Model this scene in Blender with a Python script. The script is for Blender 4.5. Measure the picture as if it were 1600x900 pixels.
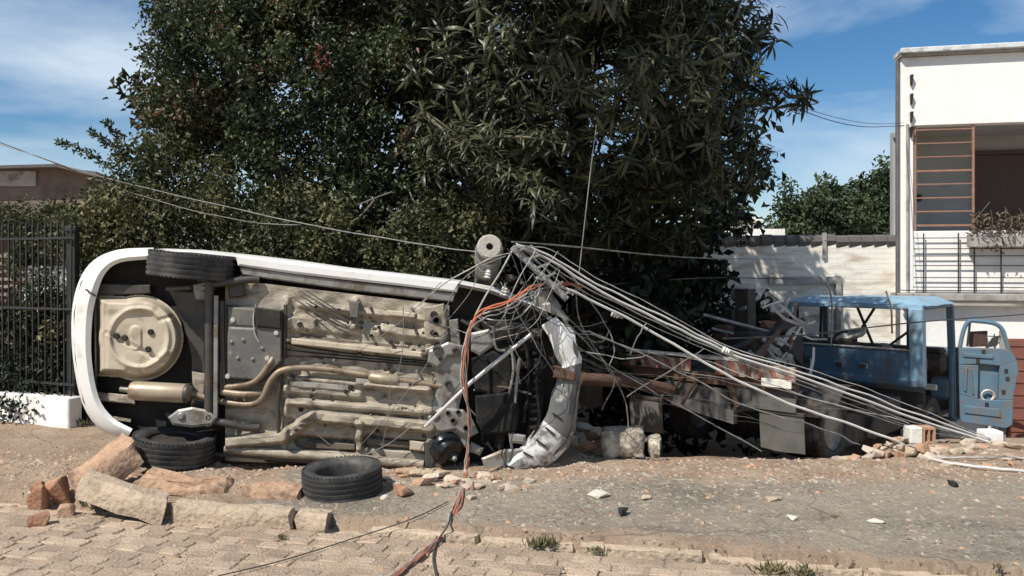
import bpy, bmesh, math, random
import numpy as np
from mathutils import Vector, Matrix, noise

random.seed(7); np.random.seed(7)
for o in list(bpy.data.objects): bpy.data.objects.remove(o)
S = bpy.context.scene
COL = S.collection

# ------------------------------------------------------------------ camera, sky, sun, exposure
F, HZ, CH = 1250.0, 415.0, 1.62          # focal length in photo pixels, horizon row, eye height
cam_d = bpy.data.cameras.new('camera'); cam = bpy.data.objects.new('camera', cam_d); COL.objects.link(cam)
cam.location = (0, 0, CH); cam.rotation_euler = (math.pi/2, 0, 0)
cam_d.sensor_width = 36; cam_d.lens = F/1600*36; cam_d.shift_y = -(450-HZ)/1600
cam_d.clip_start = .05; cam_d.clip_end = 2000
S.camera = cam
SUN = Vector((-.50, -.47, .88)).normalized()     # towards the sun
w = bpy.data.worlds.new('World'); S.world = w; w.use_nodes = True
nt = w.node_tree; nt.nodes.clear()
def N(nt, t, **kw):
    n = nt.nodes.new(t)
    for k, v in kw.items(): setattr(n, k, v)
    return n
out = N(nt, 'ShaderNodeOutputWorld'); bg = N(nt, 'ShaderNodeBackground'); bg.inputs[1].default_value = .075
sky = N(nt, 'ShaderNodeTexSky', sky_type='NISHITA', sun_disc=False)
sky.sun_elevation = math.asin(SUN.z); sky.sun_rotation = math.atan2(SUN.x, SUN.y)
sky.air_density = 1.0; sky.dust_density = .05; sky.ozone_density = 3.5
tc = N(nt, 'ShaderNodeTexCoord'); mp = N(nt, 'ShaderNodeMapping'); mp.inputs['Scale'].default_value = (1.0, 1.0, 3.4)
mp.inputs['Location'].default_value = (8.1, .4, 2.2)
nz = N(nt, 'ShaderNodeTexNoise'); nz.inputs['Scale'].default_value = 2.3; nz.inputs['Detail'].default_value = 8; nz.inputs['Roughness'].default_value = .55
nz.inputs['Distortion'].default_value = .35
cr = N(nt, 'ShaderNodeValToRGB'); cr.color_ramp.elements[0].position = .40; cr.color_ramp.elements[1].position = .68
cr.color_ramp.elements[1].color = (.86, .86, .86, 1)
mx = N(nt, 'ShaderNodeMixRGB'); mx.inputs[2].default_value = (7.0, 8.2, 9.4, 1)
L = nt.links.new
L(tc.outputs['Generated'], mp.inputs[0]); L(mp.outputs[0], nz.inputs['Vector']); L(nz.outputs[0], cr.inputs[0])
hs = N(nt, 'ShaderNodeHueSaturation'); hs.inputs['Saturation'].default_value = 1.27; hs.inputs['Value'].default_value = 1.0; L(sky.outputs[0], hs.inputs['Color'])
L(cr.outputs[0], mx.inputs[0]); L(hs.outputs[0], mx.inputs[1]); L(mx.outputs[0], bg.inputs[0]); L(bg.outputs[0], out.inputs[0])
sd = bpy.data.lights.new('sun', 'SUN'); sd.energy = 4.4; sd.angle = math.radians(.5); sd.color = (1, .95, .87)
so = bpy.data.objects.new('sun', sd); COL.objects.link(so); so.location = (-8, -10, 15)
so.rotation_euler = SUN.to_track_quat('Z', 'Y').to_euler()
S.view_settings.view_transform = 'Standard'; S.view_settings.look = 'None'; S.view_settings.gamma = 1
S.view_settings.exposure = 0.42
S.render.resolution_x = 1024; S.render.resolution_y = 576

# ------------------------------------------------------------------ helpers
def at(px, py, Y): return Vector(((px-800)*Y/F, Y, CH-(py-HZ)*Y/F))
def gp(px, py, z=0.0): return at(px, py, (CH-z)*F/(py-HZ))
def ss(a, b, x):
    t = min(1, max(0, (x-a)/(b-a))); return t*t*(3-2*t)
def nv(x, y, z=0., s=1.): return noise.noise(Vector((x*s, y*s, z)))

MATS = {}
def mat(name, c1, c2=None, scale=6, rough=.75, metal=0, bump=0, bscale=40, dirt=None, dscale=2.5, dlo=.5, dhi=.65, rnd=0, spec=.4, detail=6, stretch=None):
    m = bpy.data.materials.new(name); m.use_nodes = True; t = m.node_tree; b = t.nodes['Principled BSDF']; l = t.links.new
    c2 = c2 or tuple(v*.75 for v in c1)
    tc = N(t, 'ShaderNodeTexCoord'); vec = tc.outputs['Object']
    if stretch:
        mpn = N(t, 'ShaderNodeMapping'); mpn.inputs['Scale'].default_value = stretch; l(vec, mpn.inputs[0]); vec = mpn.outputs[0]
    n = N(t, 'ShaderNodeTexNoise'); n.inputs['Scale'].default_value = scale; n.inputs['Detail'].default_value = detail; n.inputs['Roughness'].default_value = .62
    l(vec, n.inputs['Vector'])
    r = N(t, 'ShaderNodeValToRGB'); r.color_ramp.elements[0].position = .32; r.color_ramp.elements[1].position = .68
    r.color_ramp.elements[0].color = (*c1, 1); r.color_ramp.elements[1].color = (*c2, 1); l(n.outputs[0], r.inputs[0])
    colr = r.outputs[0]
    if dirt:
        n2 = N(t, 'ShaderNodeTexNoise'); n2.inputs['Scale'].default_value = dscale; n2.inputs['Detail'].default_value = 8; n2.inputs['Roughness'].default_value = .7
        l(vec, n2.inputs['Vector'])
        r2 = N(t, 'ShaderNodeValToRGB'); r2.color_ramp.elements[0].position = dlo; r2.color_ramp.elements[1].position = dhi; l(n2.outputs[0], r2.inputs[0])
        mxn = N(t, 'ShaderNodeMixRGB'); mxn.inputs[2].default_value = (*dirt, 1); l(r2.outputs[0], mxn.inputs[0]); l(colr, mxn.inputs[1]); colr = mxn.outputs[0]
    if rnd:
        oi = N(t, 'ShaderNodeObjectInfo'); mr = N(t, 'ShaderNodeMapRange'); mr.inputs[3].default_value = 1-rnd; mr.inputs[4].default_value = 1+rnd
        l(oi.outputs['Random'], mr.inputs[0]); hs = N(t, 'ShaderNodeHueSaturation'); l(mr.outputs[0], hs.inputs['Value']); l(colr, hs.inputs['Color']); colr = hs.outputs[0]
    l(colr, b.inputs['Base Color'])
    b.inputs['Roughness'].default_value = rough; b.inputs['Metallic'].default_value = metal; b.inputs['Specular IOR Level'].default_value = spec
    if bump:
        n3 = N(t, 'ShaderNodeTexNoise'); n3.inputs['Scale'].default_value = bscale; n3.inputs['Detail'].default_value = 5; l(vec, n3.inputs['Vector'])
        bp = N(t, 'ShaderNodeBump'); bp.inputs['Strength'].default_value = bump; bp.inputs['Distance'].default_value = .02
        l(n3.outputs[0], bp.inputs['Height']); l(bp.outputs[0], b.inputs['Normal'])
    MATS[name] = m
    return m

def leafmat(name, c1, c2, c3=None, rough=.42):
    m = bpy.data.materials.new(name); m.use_nodes = True; t = m.node_tree; b = t.nodes['Principled BSDF']; l = t.links.new
    a = N(t, 'ShaderNodeAttribute', attribute_name='tint'); r = N(t, 'ShaderNodeValToRGB')
    r.color_ramp.elements[0].color = (*c1, 1); r.color_ramp.elements[1].color = (*c2, 1); r.color_ramp.elements[1].position = .9
    if c3:
        e = r.color_ramp.elements.new(.985); e.color = (*c3, 1)
    l(a.outputs['Fac'], r.inputs[0]); l(r.outputs[0], b.inputs['Base Color']); b.inputs['Roughness'].default_value = rough
    b.inputs['Specular IOR Level'].default_value = .3
    tr = N(t, 'ShaderNodeBsdfTranslucent'); ms = N(t, 'ShaderNodeMixShader'); ms.inputs[0].default_value = .22
    l(r.outputs[0], tr.inputs[0]); l(b.outputs[0], ms.inputs[1]); l(tr.outputs[0], ms.inputs[2])
    l(ms.outputs[0], t.nodes['Material Output'].inputs[0]); MATS[name] = m
    return m

ORG = {}
def reg(o, org): ORG[o.name] = Vector(org); return o
def tag(o, label=None, cat=None, group=None, kind=None):
    if label: o['label'] = label
    if cat: o['category'] = cat
    if group: o['group'] = group
    if kind: o['kind'] = kind
    return o
def thing(name, label, cat, loc, group=None):
    o = bpy.data.objects.new(name, None); COL.objects.link(o); o.location = loc; o.empty_display_size = .1
    tag(o, label, cat, group); return reg(o, loc)

class MB:
    def __init__(s): s.v = []; s.f = []; s.mi = []; s.cur = 0
    def add(s, vs, fs):
        b = len(s.v); s.v += [tuple(v) for v in vs]
        for f in fs: s.f.append(tuple(i+b for i in f)); s.mi.append(s.cur)
        return s
    def box(s, c, size, ax=None):
        c = Vector(c); X, Y, Z = ax or (Vector((1, 0, 0)), Vector((0, 1, 0)), Vector((0, 0, 1)))
        h = [q/2 for q in size]
        vs = [c + X*(i*h[0]) + Y*(j*h[1]) + Z*(k*h[2]) for i in (-1, 1) for j in (-1, 1) for k in (-1, 1)]
        return s.add(vs, [(0, 1, 3, 2), (4, 6, 7, 5), (0, 4, 5, 1), (2, 3, 7, 6), (0, 2, 6, 4), (1, 5, 7, 3)])
    def bar(s, a, b, wd, ht, up=Vector((0, 0, 1))):
        a = Vector(a); b = Vector(b); d = b-a; Ln = d.length; d = d/Ln
        sd_ = d.cross(up)
        if sd_.length < 1e-4: sd_ = d.cross(Vector((0, 1, 0)))
        sd_.normalize(); u = sd_.cross(d)
        return s.box((a+b)/2, (Ln, wd, ht), (d, sd_, u))
    def tube(s, pts, r, n=8, cap=True):
        pts = [Vector(p) for p in pts]; m = len(pts); rs = r if isinstance(r, (list, tuple)) else [r]*m
        vs = []; prev = None
        for i, p in enumerate(pts):
            d = (pts[min(i+1, m-1)]-pts[max(i-1, 0)]).normalized()
            if prev is None:
                a = d.cross(Vector((0, 0, 1)))
                if a.length < .05: a = d.cross(Vector((0, 1, 0)))
            else: a = prev - d*prev.dot(d)
            a.normalize(); prev = a; b = d.cross(a)
            for k in range(n):
                t = 2*math.pi*k/n; vs.append(p + (a*math.cos(t)+b*math.sin(t))*rs[i])
        fs = [(i*n+k, i*n+(k+1) % n, (i+1)*n+(k+1) % n, (i+1)*n+k) for i in range(m-1) for k in range(n)]
        if cap: fs += [tuple(range(n-1, -1, -1)), tuple((m-1)*n+k for k in range(n))]
        return s.add(vs, fs)
    def lathe(s, c, ax, prof, n=32, close=False):
        c = Vector(c); ax = Vector(ax).normalized(); a = ax.orthogonal().normalized(); b = ax.cross(a); m = len(prof)
        vs = [c + ax*h + (a*math.cos(2*math.pi*k/n)+b*math.sin(2*math.pi*k/n))*r for (r, h) in prof for k in range(n)]
        fs = [(i*n+k, i*n+(k+1) % n, ((i+1) % m)*n+(k+1) % n, ((i+1) % m)*n+k) for i in range(m if close else m-1) for k in range(n)]
        return s.add(vs, fs)
    def prism(s, front, back):
        n = len(front); vs = list(front)+list(back)
        fs = [tuple(range(n)), tuple(range(2*n-1, n-1, -1))] + [(i, i+n, (i+1) % n+n, (i+1) % n) for i in range(n)]
        return s.add(vs, fs)
    def loft(s, rings, closed=True, cap=False):
        n = len(rings[0]); m = len(rings); vs = [v for r in rings for v in r]; q = n if closed else n-1
        fs = [(i*n+k, i*n+(k+1) % n, (i+1)*n+(k+1) % n, (i+1)*n+k) for i in range(m-1) for k in range(q)]
        if cap: fs += [tuple(range(n-1, -1, -1)), tuple((m-1)*n+k for k in range(n))]
        return s.add(vs, fs)
    def build(s, name, m, parent=None, smooth=False, bevel=0, fix=True):
        if parent is not None: org = ORG[parent.name]
        else:
            xs = np.array(s.v); lo = xs.min(0); hi = xs.max(0); org = Vector(((lo[0]+hi[0])/2, (lo[1]+hi[1])/2, lo[2]))
        me = bpy.data.meshes.new(name)
        me.from_pydata([(v[0]-org[0], v[1]-org[1], v[2]-org[2]) for v in s.v], [], s.f)
        ml = m if isinstance(m, (list, tuple)) else [m]
        for q in ml: me.materials.append(MATS[q])
        if len(ml) > 1:
            for p, i in zip(me.polygons, s.mi): p.material_index = i
        if fix:
            bm = bmesh.new(); bm.from_mesh(me); bmesh.ops.recalc_face_normals(bm, faces=bm.faces)
            if bevel: bmesh.ops.bevel(bm, geom=[e for e in bm.edges], offset=bevel, segments=1, affect='EDGES', profile=.5, clamp_overlap=True)
            bm.to_mesh(me); bm.free()
        if smooth:
            me.polygons.foreach_set('use_smooth', [True]*len(me.polygons))
            me.set_sharp_from_angle(angle=math.radians(38))
        o = bpy.data.objects.new(name, me); COL.objects.link(o)
        if parent is not None: o.parent = parent
        else: o.location = org
        return reg(o, org)

def spline(pts, sub=8):
    P = [Vector(p) for p in pts]; out = []
    for i in range(len(P)-1):
        p0, p1, p2, p3 = P[max(i-1, 0)], P[i], P[i+1], P[min(i+2, len(P)-1)]
        for k in range(sub):
            t = k/sub; out.append(.5*((2*p1)+(p2-p0)*t+(2*p0-5*p1+4*p2-p3)*t*t+(3*p1-p0-3*p2+p3)*t**3))
    out.append(P[-1]); return out

def npmesh(name, V, Fq, m, parent=None, org=None, tint=None, smooth=False):
    org = ORG[parent.name] if parent is not None else (org if org is not None else V.mean(0)*np.array([1, 1, 0]))
    me = bpy.data.meshes.new(name); me.vertices.add(len(V)); V = np.asarray(V)-np.array(org)
    me.vertices.foreach_set('co', V.astype(np.float32).ravel())
    k = Fq.shape[1]; me.loops.add(Fq.size); me.loops.foreach_set('vertex_index', Fq.astype(np.int32).ravel())
    me.polygons.add(len(Fq)); me.polygons.foreach_set('loop_start', np.arange(0, Fq.size, k, dtype=np.int32))
    me.polygons.foreach_set('loop_total', np.full(len(Fq), k, dtype=np.int32))
    if smooth: me.polygons.foreach_set('use_smooth', np.ones(len(Fq), dtype=bool))
    me.update(calc_edges=True); me.materials.append(MATS[m])
    if tint is not None:
        a = me.attributes.new('tint', 'FLOAT', 'FACE'); a.data.foreach_set('value', tint.astype(np.float32))
    o = bpy.data.objects.new(name, me); COL.objects.link(o)
    if parent is not None: o.parent = parent
    else: o.location = org
    return reg(o, org)

def hull(c, size, n=16, seed=None, rot=True, m=None, name='rubble', parent=None, jitter=1.0, flat=False):
    rg = random.Random(seed); bm = bmesh.new(); pts = []
    for i in range(n):
        p = Vector((rg.uniform(-1, 1), rg.uniform(-1, 1), rg.uniform(-1, 1)))
        q = max(abs(p.x), abs(p.y), abs(p.z)); p = p/q*rg.uniform(.8, 1)
        pts.append(Vector((p.x*size[0]/2, p.y*size[1]/2, p.z*size[2]/2)))
    R = Matrix.Rotation(rg.uniform(0, 6.28), 3, 'Z') if rot else Matrix.Identity(3)
    if rot and not flat: R = R @ Matrix.Rotation(rg.uniform(-.4, .4), 3, 'X')
    pts = [R @ p for p in pts]; zmin = min(p.z for p in pts)
    vs = [bm.verts.new(p - Vector((0, 0, zmin))) for p in pts]
    r = bmesh.ops.convex_hull(bm, input=vs)
    bmesh.ops.delete(bm, geom=[g for g in r['geom_interior'] if isinstance(g, bmesh.types.BMVert)], context='VERTS')
    bmesh.ops.bevel(bm, geom=list(bm.edges), offset=min(size)*.05, segments=1, affect='EDGES', clamp_overlap=True)
    me = bpy.data.meshes.new(name); bm.to_mesh(me); bm.free(); me.materials.append(MATS[m])
    o = bpy.data.objects.new(name, me); COL.objects.link(o); o.location = c
    return reg(o, c)

# ------------------------------------------------------------------ materials
mat('concrete', (.30, .28, .25), (.42, .39, .34), 3, .9, bump=.5, bscale=60, dirt=(.22, .19, .15), rnd=.1)
mat('kerbstone', (.42, .325, .23), (.52, .415, .30), 5, .9, bump=1, bscale=30, dirt=(.26, .20, .14), dscale=5, dlo=.44, dhi=.66, rnd=.08)
mat('brickred', (.30, .15, .09), (.38, .22, .13), 9, .95, bump=.9, bscale=40, dirt=(.22, .13, .09), dscale=6, rnd=.2)
mat('redstone', (.38, .235, .15), (.50, .335, .22), 6, .95, bump=1, bscale=25, dirt=(.16, .10, .07), dscale=5, dlo=.45)
mat('rubble_pale', (.52, .45, .37), (.40, .32, .24), 8, .95, bump=.8, bscale=40, dirt=(.34, .20, .12), dscale=5, rnd=.25)
mat('rubble_rough', (.36, .31, .24), (.20, .165, .125), 16, .95, bump=1, bscale=30, dirt=(.50, .44, .36), dscale=12, dlo=.5, dhi=.58)
mat('sett', (.33, .245, .175), (.47, .36, .26), 14, .95, bump=1.0, bscale=70, dirt=(.23, .185, .145), dscale=3, dlo=.46, rnd=.24)
mat('dust', (.47, .36, .255), (.30, .225, .155), 3, 1, bump=.9, bscale=90, dirt=(.24, .19, .145), dscale=1.6, dlo=.5, dhi=.7)
mat('car_white', (.78, .77, .74), (.72, .70, .66), 3, .35, bump=.02, dirt=(.42, .36, .28), dscale=2.2, dlo=.55, dhi=.8, spec=.5)
mat('bumper_white', (.78, .77, .74), (.70, .68, .63), 3, .42, dirt=(.35, .30, .23), dscale=4, dlo=.55, dhi=.75, spec=.5)
mat('bumper_shade_grey', (.10, .10, .098), (.17, .165, .16), 5, .55, dirt=(.36, .34, .31), dscale=9, dlo=.56, dhi=.62)  # leaf shade on the white bumper, put into the colour
mat('bumper_dirt_shade', (.72, .71, .69), (.58, .57, .54), 4, .45, dirt=(.16, .14, .12), dscale=8, dlo=.47, dhi=.60, spec=.5)  # dark blotches carry painted leaf shade as well as dirt
mat('recess_shade_brown', (.11, .085, .06), (.16, .125, .09), 6, .8, dirt=(.05, .04, .03), dscale=4)  # brown undercoat with recess shade mixed into the colour
mat('underbody', (.41, .355, .275), (.30, .255, .195), 5, .55, dirt=(.105, .08, .058), dscale=7.5, dlo=.45, dhi=.68, bump=.25, bscale=45, stretch=(1, 1, 2.2))
mat('underbody_pale', (.52, .445, .335), (.42, .36, .265), 6, .55, dirt=(.25, .19, .13), dscale=6, dlo=.54, dhi=.72, bump=.12, bscale=25)
mat('under_dark', (.024, .022, .020), (.045, .039, .032), 6, .9, bump=.3, bscale=30, spec=.2)
mat('alloy', (.60, .58, .53), (.46, .44, .40), 12, .35, .7, dirt=(.2, .16, .12), dscale=8)
mat('engine_black', (.010, .010, .010), (.022, .021, .020), 6, .85, dirt=(.045, .038, .03), dscale=6, spec=.15)
mat('tank', (.095, .095, .09), (.14, .135, .12), 7, .5, dirt=(.19, .16, .12), dscale=4, bump=.1, bscale=40)
mat('steel_grey', (.22, .215, .20), (.30, .285, .26), 8, .5, .35, dirt=(.14, .11, .08), dscale=6, bump=.1)
mat('steel_dark', (.05, .048, .045), (.09, .08, .07), 8, .5, .3, dirt=(.10, .075, .05), dscale=6)
mat('disc_black', (.02, .02, .02), (.04, .04, .04), 8, .22, .6)
mat('rubber', (.028, .028, .028), (.045, .044, .042), 8, .7, bump=.2, bscale=60, dirt=(.13, .115, .095), dscale=4, dlo=.48, dhi=.78)
mat('muffler', (.42, .35, .25), (.33, .27, .19), 7, .45, .25, dirt=(.20, .13, .08), dscale=5)
mat('pipe', (.30, .235, .165), (.22, .165, .115), 9, .5, .3, dirt=(.12, .075, .045), dscale=8)
mat('rod', (.62, .61, .58), (.5, .49, .46), 9, .35, .5)
mat('glass_dark', (.01, .012, .014), (.02, .02, .02), 3, .08, spec=.6)
mat('pole_concrete', (.42, .39, .34), (.34, .31, .27), 9, .9, bump=.4, bscale=50)
mat('pole_dark', (.13, .12, .105), (.18, .165, .145), 6, .95, bump=.4, bscale=40)
mat('cable_bright', (.62, .60, .56), (.5, .485, .45), 9, .5)
mat('cable_white', (.46, .445, .41), (.30, .285, .26), 9, .55, dirt=(.16, .14, .11), dscale=7, dlo=.52, dhi=.62)
mat('cable_grey', (.24, .23, .21), (.15, .145, .135), 9, .6, dirt=(.08, .07, .06), dscale=7)
mat('cable_dark', (.045, .044, .042), (.07, .066, .06), 12, .6)
mat('cable_orange', (.50, .16, .075), (.42, .13, .07), 12, .5)
mat('porcelain', (.70, .68, .62), (.6, .57, .5), 6, .25)
mat('galv', (.34, .335, .32), (.25, .245, .235), 12, .45, .5, dirt=(.2, .14, .09), dscale=9)
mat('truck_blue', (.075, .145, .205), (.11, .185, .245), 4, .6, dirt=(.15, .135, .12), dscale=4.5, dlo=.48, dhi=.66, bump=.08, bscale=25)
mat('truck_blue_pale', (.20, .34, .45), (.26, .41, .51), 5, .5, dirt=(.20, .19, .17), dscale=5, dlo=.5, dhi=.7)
mat('truck_dark', (.028, .027, .026), (.05, .045, .04), 5, .75, dirt=(.10, .07, .05), dscale=4)
mat('rust', (.085, .048, .032), (.14, .075, .048), 9, .9, bump=.4, bscale=40, dirt=(.08, .05, .035), dscale=5)
mat('stripe_red', (.34, .12, .075), (.26, .10, .07), 8, .75, dirt=(.13, .085, .06), dscale=6, dlo=.44, dhi=.62)
mat('stripe_white', (.40, .34, .27), (.30, .25, .2), 8, .75, dirt=(.14, .10, .075), dscale=6, dlo=.44, dhi=.62)
mat('plate_white', (.74, .72, .66), (.66, .64, .58), 6, .5, dirt=(.4, .35, .28), dscale=7)
mat('flap', (.085, .082, .076), (.12, .115, .105), 6, .8, dirt=(.10, .09, .075), dscale=4)
mat('scrap_white', (.66, .62, .55), (.5, .46, .4), 9, .5, dirt=(.3, .2, .13), dscale=6)
mat('house_white', (.84, .825, .79), (.79, .77, .725), 2, .9, bump=.35, bscale=18, dirt=(.62, .56, .48), dscale=2.4, dlo=.55, dhi=.78, stretch=(1, 1, .55))
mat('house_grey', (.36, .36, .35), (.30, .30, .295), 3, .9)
mat('house_trim', (.40, .38, .35), (.30, .285, .26), 5, .9, dirt=(.16, .15, .13), dscale=3)
mat('roofcap', (.68, .70, .69), (.55, .57, .57), 4, .6, dirt=(.3, .3, .28), dscale=6)
mat('drain_dark', (.08, .085, .09), (.13, .13, .13), 5, .7)
mat('rust_bar', (.26, .13, .085), (.34, .19, .13), 9, .8)
mat('iron_black', (.02, .02, .02), (.035, .033, .03), 9, .6)
mat('door_brown', (.085, .05, .035), (.06, .035, .025), 6, .6, stretch=(8, 8, 1))
mat('door_red', (.22, .085, .06), (.16, .065, .05), 6, .7)
mat('bghouse_brown', (.20, .155, .125), (.15, .115, .095), 2, .95, dirt=(.09, .075, .065), dscale=1.2)
mat('bgroof', (.09, .085, .08), (.12, .11, .10), 3, .9)
mat('bark', (.10, .08, .06), (.16, .13, .10), 8, .95, bump=1, bscale=20, stretch=(1, 1, .3))
mat('twig', (.20, .17, .13), (.13, .11, .085), 8, .9)
mat('blue_plastic', (.02, .09, .16), (.02, .06, .10), 8, .35)
mat('paper', (.58, .53, .45), (.46, .41, .34), 8, .8)
mat('clay', (.44, .26, .16), (.38, .24, .16), 8, .9, bump=.4)
leafmat('leaf_small', (.011, .020, .009), (.098, .122, .052), (.20, .075, .05))
leafmat('leaf_bush', (.034, .044, .018), (.17, .165, .075), (.20, .14, .06), .5)
leafmat('leaf_mango', (.007, .012, .006), (.105, .112, .060), (.15, .11, .05), .38)
leafmat('leaf_far', (.030, .050, .024), (.075, .10, .045), None, .6)
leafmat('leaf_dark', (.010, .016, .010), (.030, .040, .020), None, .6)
leafmat('grass', (.11, .11, .05), (.30, .26, .15), (.36, .29, .18), .7)
leafmat('leaf_dry', (.12, .075, .05), (.22, .17, .12), None, .8)

# ground: concrete pavement and reddish dirt, told apart by a vertex attribute
def ground_material():
    m = bpy.data.materials.new('ground'); m.use_nodes = True; t = m.node_tree; b = t.nodes['Principled BSDF']; l = t.links.new
    tc = N(t, 'ShaderNodeTexCoord')
    def ns(scale, detail=6, rough=.6):
        n = N(t, 'ShaderNodeTexNoise'); n.inputs['Scale'].default_value = scale; n.inputs['Detail'].default_value = detail; n.inputs['Roughness'].default_value = rough
        l(tc.outputs['Object'], n.inputs['Vector']); return n.outputs[0]
    def ramp(i, *els):
        r = N(t, 'ShaderNodeValToRGB'); e = r.color_ramp.elements
        while len(e) < len(els): e.new(.5)
        for q, (p, c) in zip(e, els): q.position = p; q.color = (*c, 1)
        l(i, r.inputs[0]); return r.outputs[0]
    def mix(f, a, c):
        x = N(t, 'ShaderNodeMixRGB'); l(f, x.inputs[0])
        for s_, q in ((1, a), (2, c)):
            if isinstance(q, tuple): x.inputs[s_].default_value = (*q, 1)
            else: l(q, x.inputs[s_])
        return x.outputs[0]
    K = (0, 0, 0); W = (1, 1, 1)
    conc = ramp(ns(1.3, 8), (.3, (.20, .168, .132)), (.5, (.30, .252, .197)), (.7, (.42, .35, .268)))
    conc = mix(ramp(ns(13, 8, .75), (.53, K), (.62, W)), conc, (.52, .455, .36))
    conc = mix(ramp(ns(30, 5, .7), (.57, K), (.62, W)), conc, (.10, .085, .07))
    conc = mix(ramp(ns(55, 3, .6), (.62, K), (.66, W)), conc, (.60, .56, .49))
    conc = mix(ramp(ns(.85, 9, .68), (.48, K), (.6, (.8, .8, .8))), conc, ramp(ns(18, 6, .7), (.35, (.30, .245, .18)), (.65, (.50, .42, .32))))
    dirt = ramp(ns(3, 8), (.3, (.31, .215, .15)), (.6, (.44, .325, .23)), (.8, (.52, .41, .30)))
    dirt = mix(ramp(ns(34, 5, .7), (.56, K), (.64, W)), dirt, (.50, .41, .31))
    dirt = mix(ramp(ns(24, 4, .7), (.58, K), (.64, W)), dirt, (.13, .085, .06))
    at_ = N(t, 'ShaderNodeAttribute', attribute_name='dirt')
    add = N(t, 'ShaderNodeMath', operation='ADD'); l(at_.outputs['Fac'], add.inputs[0])
    sub = N(t, 'ShaderNodeMath', operation='MULTIPLY_ADD'); sub.inputs[1].default_value = 1.5; sub.inputs[2].default_value = -.75; l(ns(5, 8, .7), sub.inputs[0]); l(sub.outputs[0], add.inputs[1])
    c = mix(ramp(add.outputs[0], (.4, K), (.62, W)), conc, dirt)
    # cracks
    vo = N(t, 'ShaderNodeTexVoronoi', feature='DISTANCE_TO_EDGE'); vo.inputs['Scale'].default_value = .45
    dn = N(t, 'ShaderNodeTexNoise'); dn.inputs['Scale'].default_value = 4; l(tc.outputs['Object'], dn.inputs['Vector'])
    va = N(t, 'ShaderNodeMixRGB'); va.inputs[0].default_value = .22; l(tc.outputs['Object'], va.inputs[1]); l(dn.outputs['Color'], va.inputs[2]); l(va.outputs[0], vo.inputs['Vector'])
    c = mix(ramp(vo.outputs['Distance'], (.0, (.6, .6, .6)), (.005, K)), c, (.13, .105, .08))
    l(c, b.inputs['Base Color']); b.inputs['Roughness'].default_value = .95; b.inputs['Specular IOR Level'].default_value = .2
    bp = N(t, 'ShaderNodeBump'); bp.inputs['Strength'].default_value = 1; bp.inputs['Distance'].default_value = .035
    l(ns(28, 8, .75), bp.inputs['Height']); l(bp.outputs[0], b.inputs['Normal'])
    MATS['ground'] = m
ground_material()

def wall_brick_material():
    m = bpy.data.materials.new('painted_brick'); m.use_nodes = True; t = m.node_tree; b = t.nodes['Principled BSDF']; l = t.links.new
    tc = N(t, 'ShaderNodeTexCoord'); sp = N(t, 'ShaderNodeSeparateXYZ'); cb = N(t, 'ShaderNodeCombineXYZ')
    l(tc.outputs['Object'], sp.inputs[0]); l(sp.outputs['X'], cb.inputs[0]); l(sp.outputs['Z'], cb.inputs[1])
    br = N(t, 'ShaderNodeTexBrick'); br.inputs['Scale'].default_value = 1; br.inputs['Brick Width'].default_value = .24; br.inputs['Row Height'].default_value = .085
    br.inputs['Mortar Size'].default_value = .008; br.inputs['Color1'].default_value = (.78, .74, .67, 1); br.inputs['Color2'].default_value = (.76, .72, .65, 1); br.inputs['Mortar'].default_value = (.70, .65, .57, 1)
    wn = N(t, 'ShaderNodeTexNoise'); wn.inputs['Scale'].default_value = 3; l(tc.outputs['Object'], wn.inputs['Vector']); wx = N(t, 'ShaderNodeMixRGB'); wx.inputs[0].default_value = .06; l(cb.outputs[0], wx.inputs[1]); l(wn.outputs['Color'], wx.inputs[2]); l(wx.outputs[0], br.inputs['Vector'])
    wm = N(t, 'ShaderNodeMapping'); wm.inputs['Scale'].default_value = (1, 1, 4); l(tc.outputs['Object'], wm.inputs[0]); n = N(t, 'ShaderNodeTexNoise'); n.inputs['Scale'].default_value = 1.8; n.inputs['Detail'].default_value = 9; l(wm.outputs[0], n.inputs['Vector'])
    r = N(t, 'ShaderNodeValToRGB'); r.color_ramp.elements[0].position = .5; r.color_ramp.elements[1].position = .72; l(n.outputs[0], r.inputs[0])
    x = N(t, 'ShaderNodeMixRGB'); x.inputs[2].default_value = (.45, .36, .27, 1); l(r.outputs[0], x.inputs[0]); l(br.outputs['Color'], x.inputs[1])
    l(x.outputs[0], b.inputs['Base Color']); b.inputs['Roughness'].default_value = .9
    bp = N(t, 'ShaderNodeBump'); bp.invert = True; bp.inputs['Strength'].default_value = .35; bp.inputs['Distance'].default_value = .012
    l(br.outputs['Fac'], bp.inputs['Height']); l(bp.outputs[0], b.inputs['Normal']); MATS['painted_brick'] = m
wall_brick_material()

# ------------------------------------------------------------------ ground, street, kerb
def kerbY(x): return 4.80-.235*x
KD = Vector((1, -.235, 0)).normalized(); KN = Vector((.235, 1, 0)).normalized()   # along the kerb, away from the street
def gz(x, y):
    dk = (y-kerbY(x))*.973
    if dk < .075: return -.15
    start = 6.55+.85*ss(3, 4.2, x); k = ss(.35, 1.3, x)
    z = -(.5*ss(start, start+1.7, y)+.75*ss(8.4, 12.3, y))*k
    rough_ = math.exp(-((y-6.25)/.55)**2)
    z += rough_*(.05*nv(x, y, 3, 2.2)+.035*nv(x, y, 5, 6))*(1-.6*k)
    z += .09*math.exp(-((y-5.98)/.25)**2-((x+1.95)/.75)**2)          # dirt heaped before the car
    z += .012*nv(x, y, 1, 1.1)+.006*nv(x, y, 2, 7)*ss(0, .4, dk)
    if z > -.2 and y < 7 and dk < .25: z = min(z, .0)*ss(.05, .25, dk)
    return z
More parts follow.
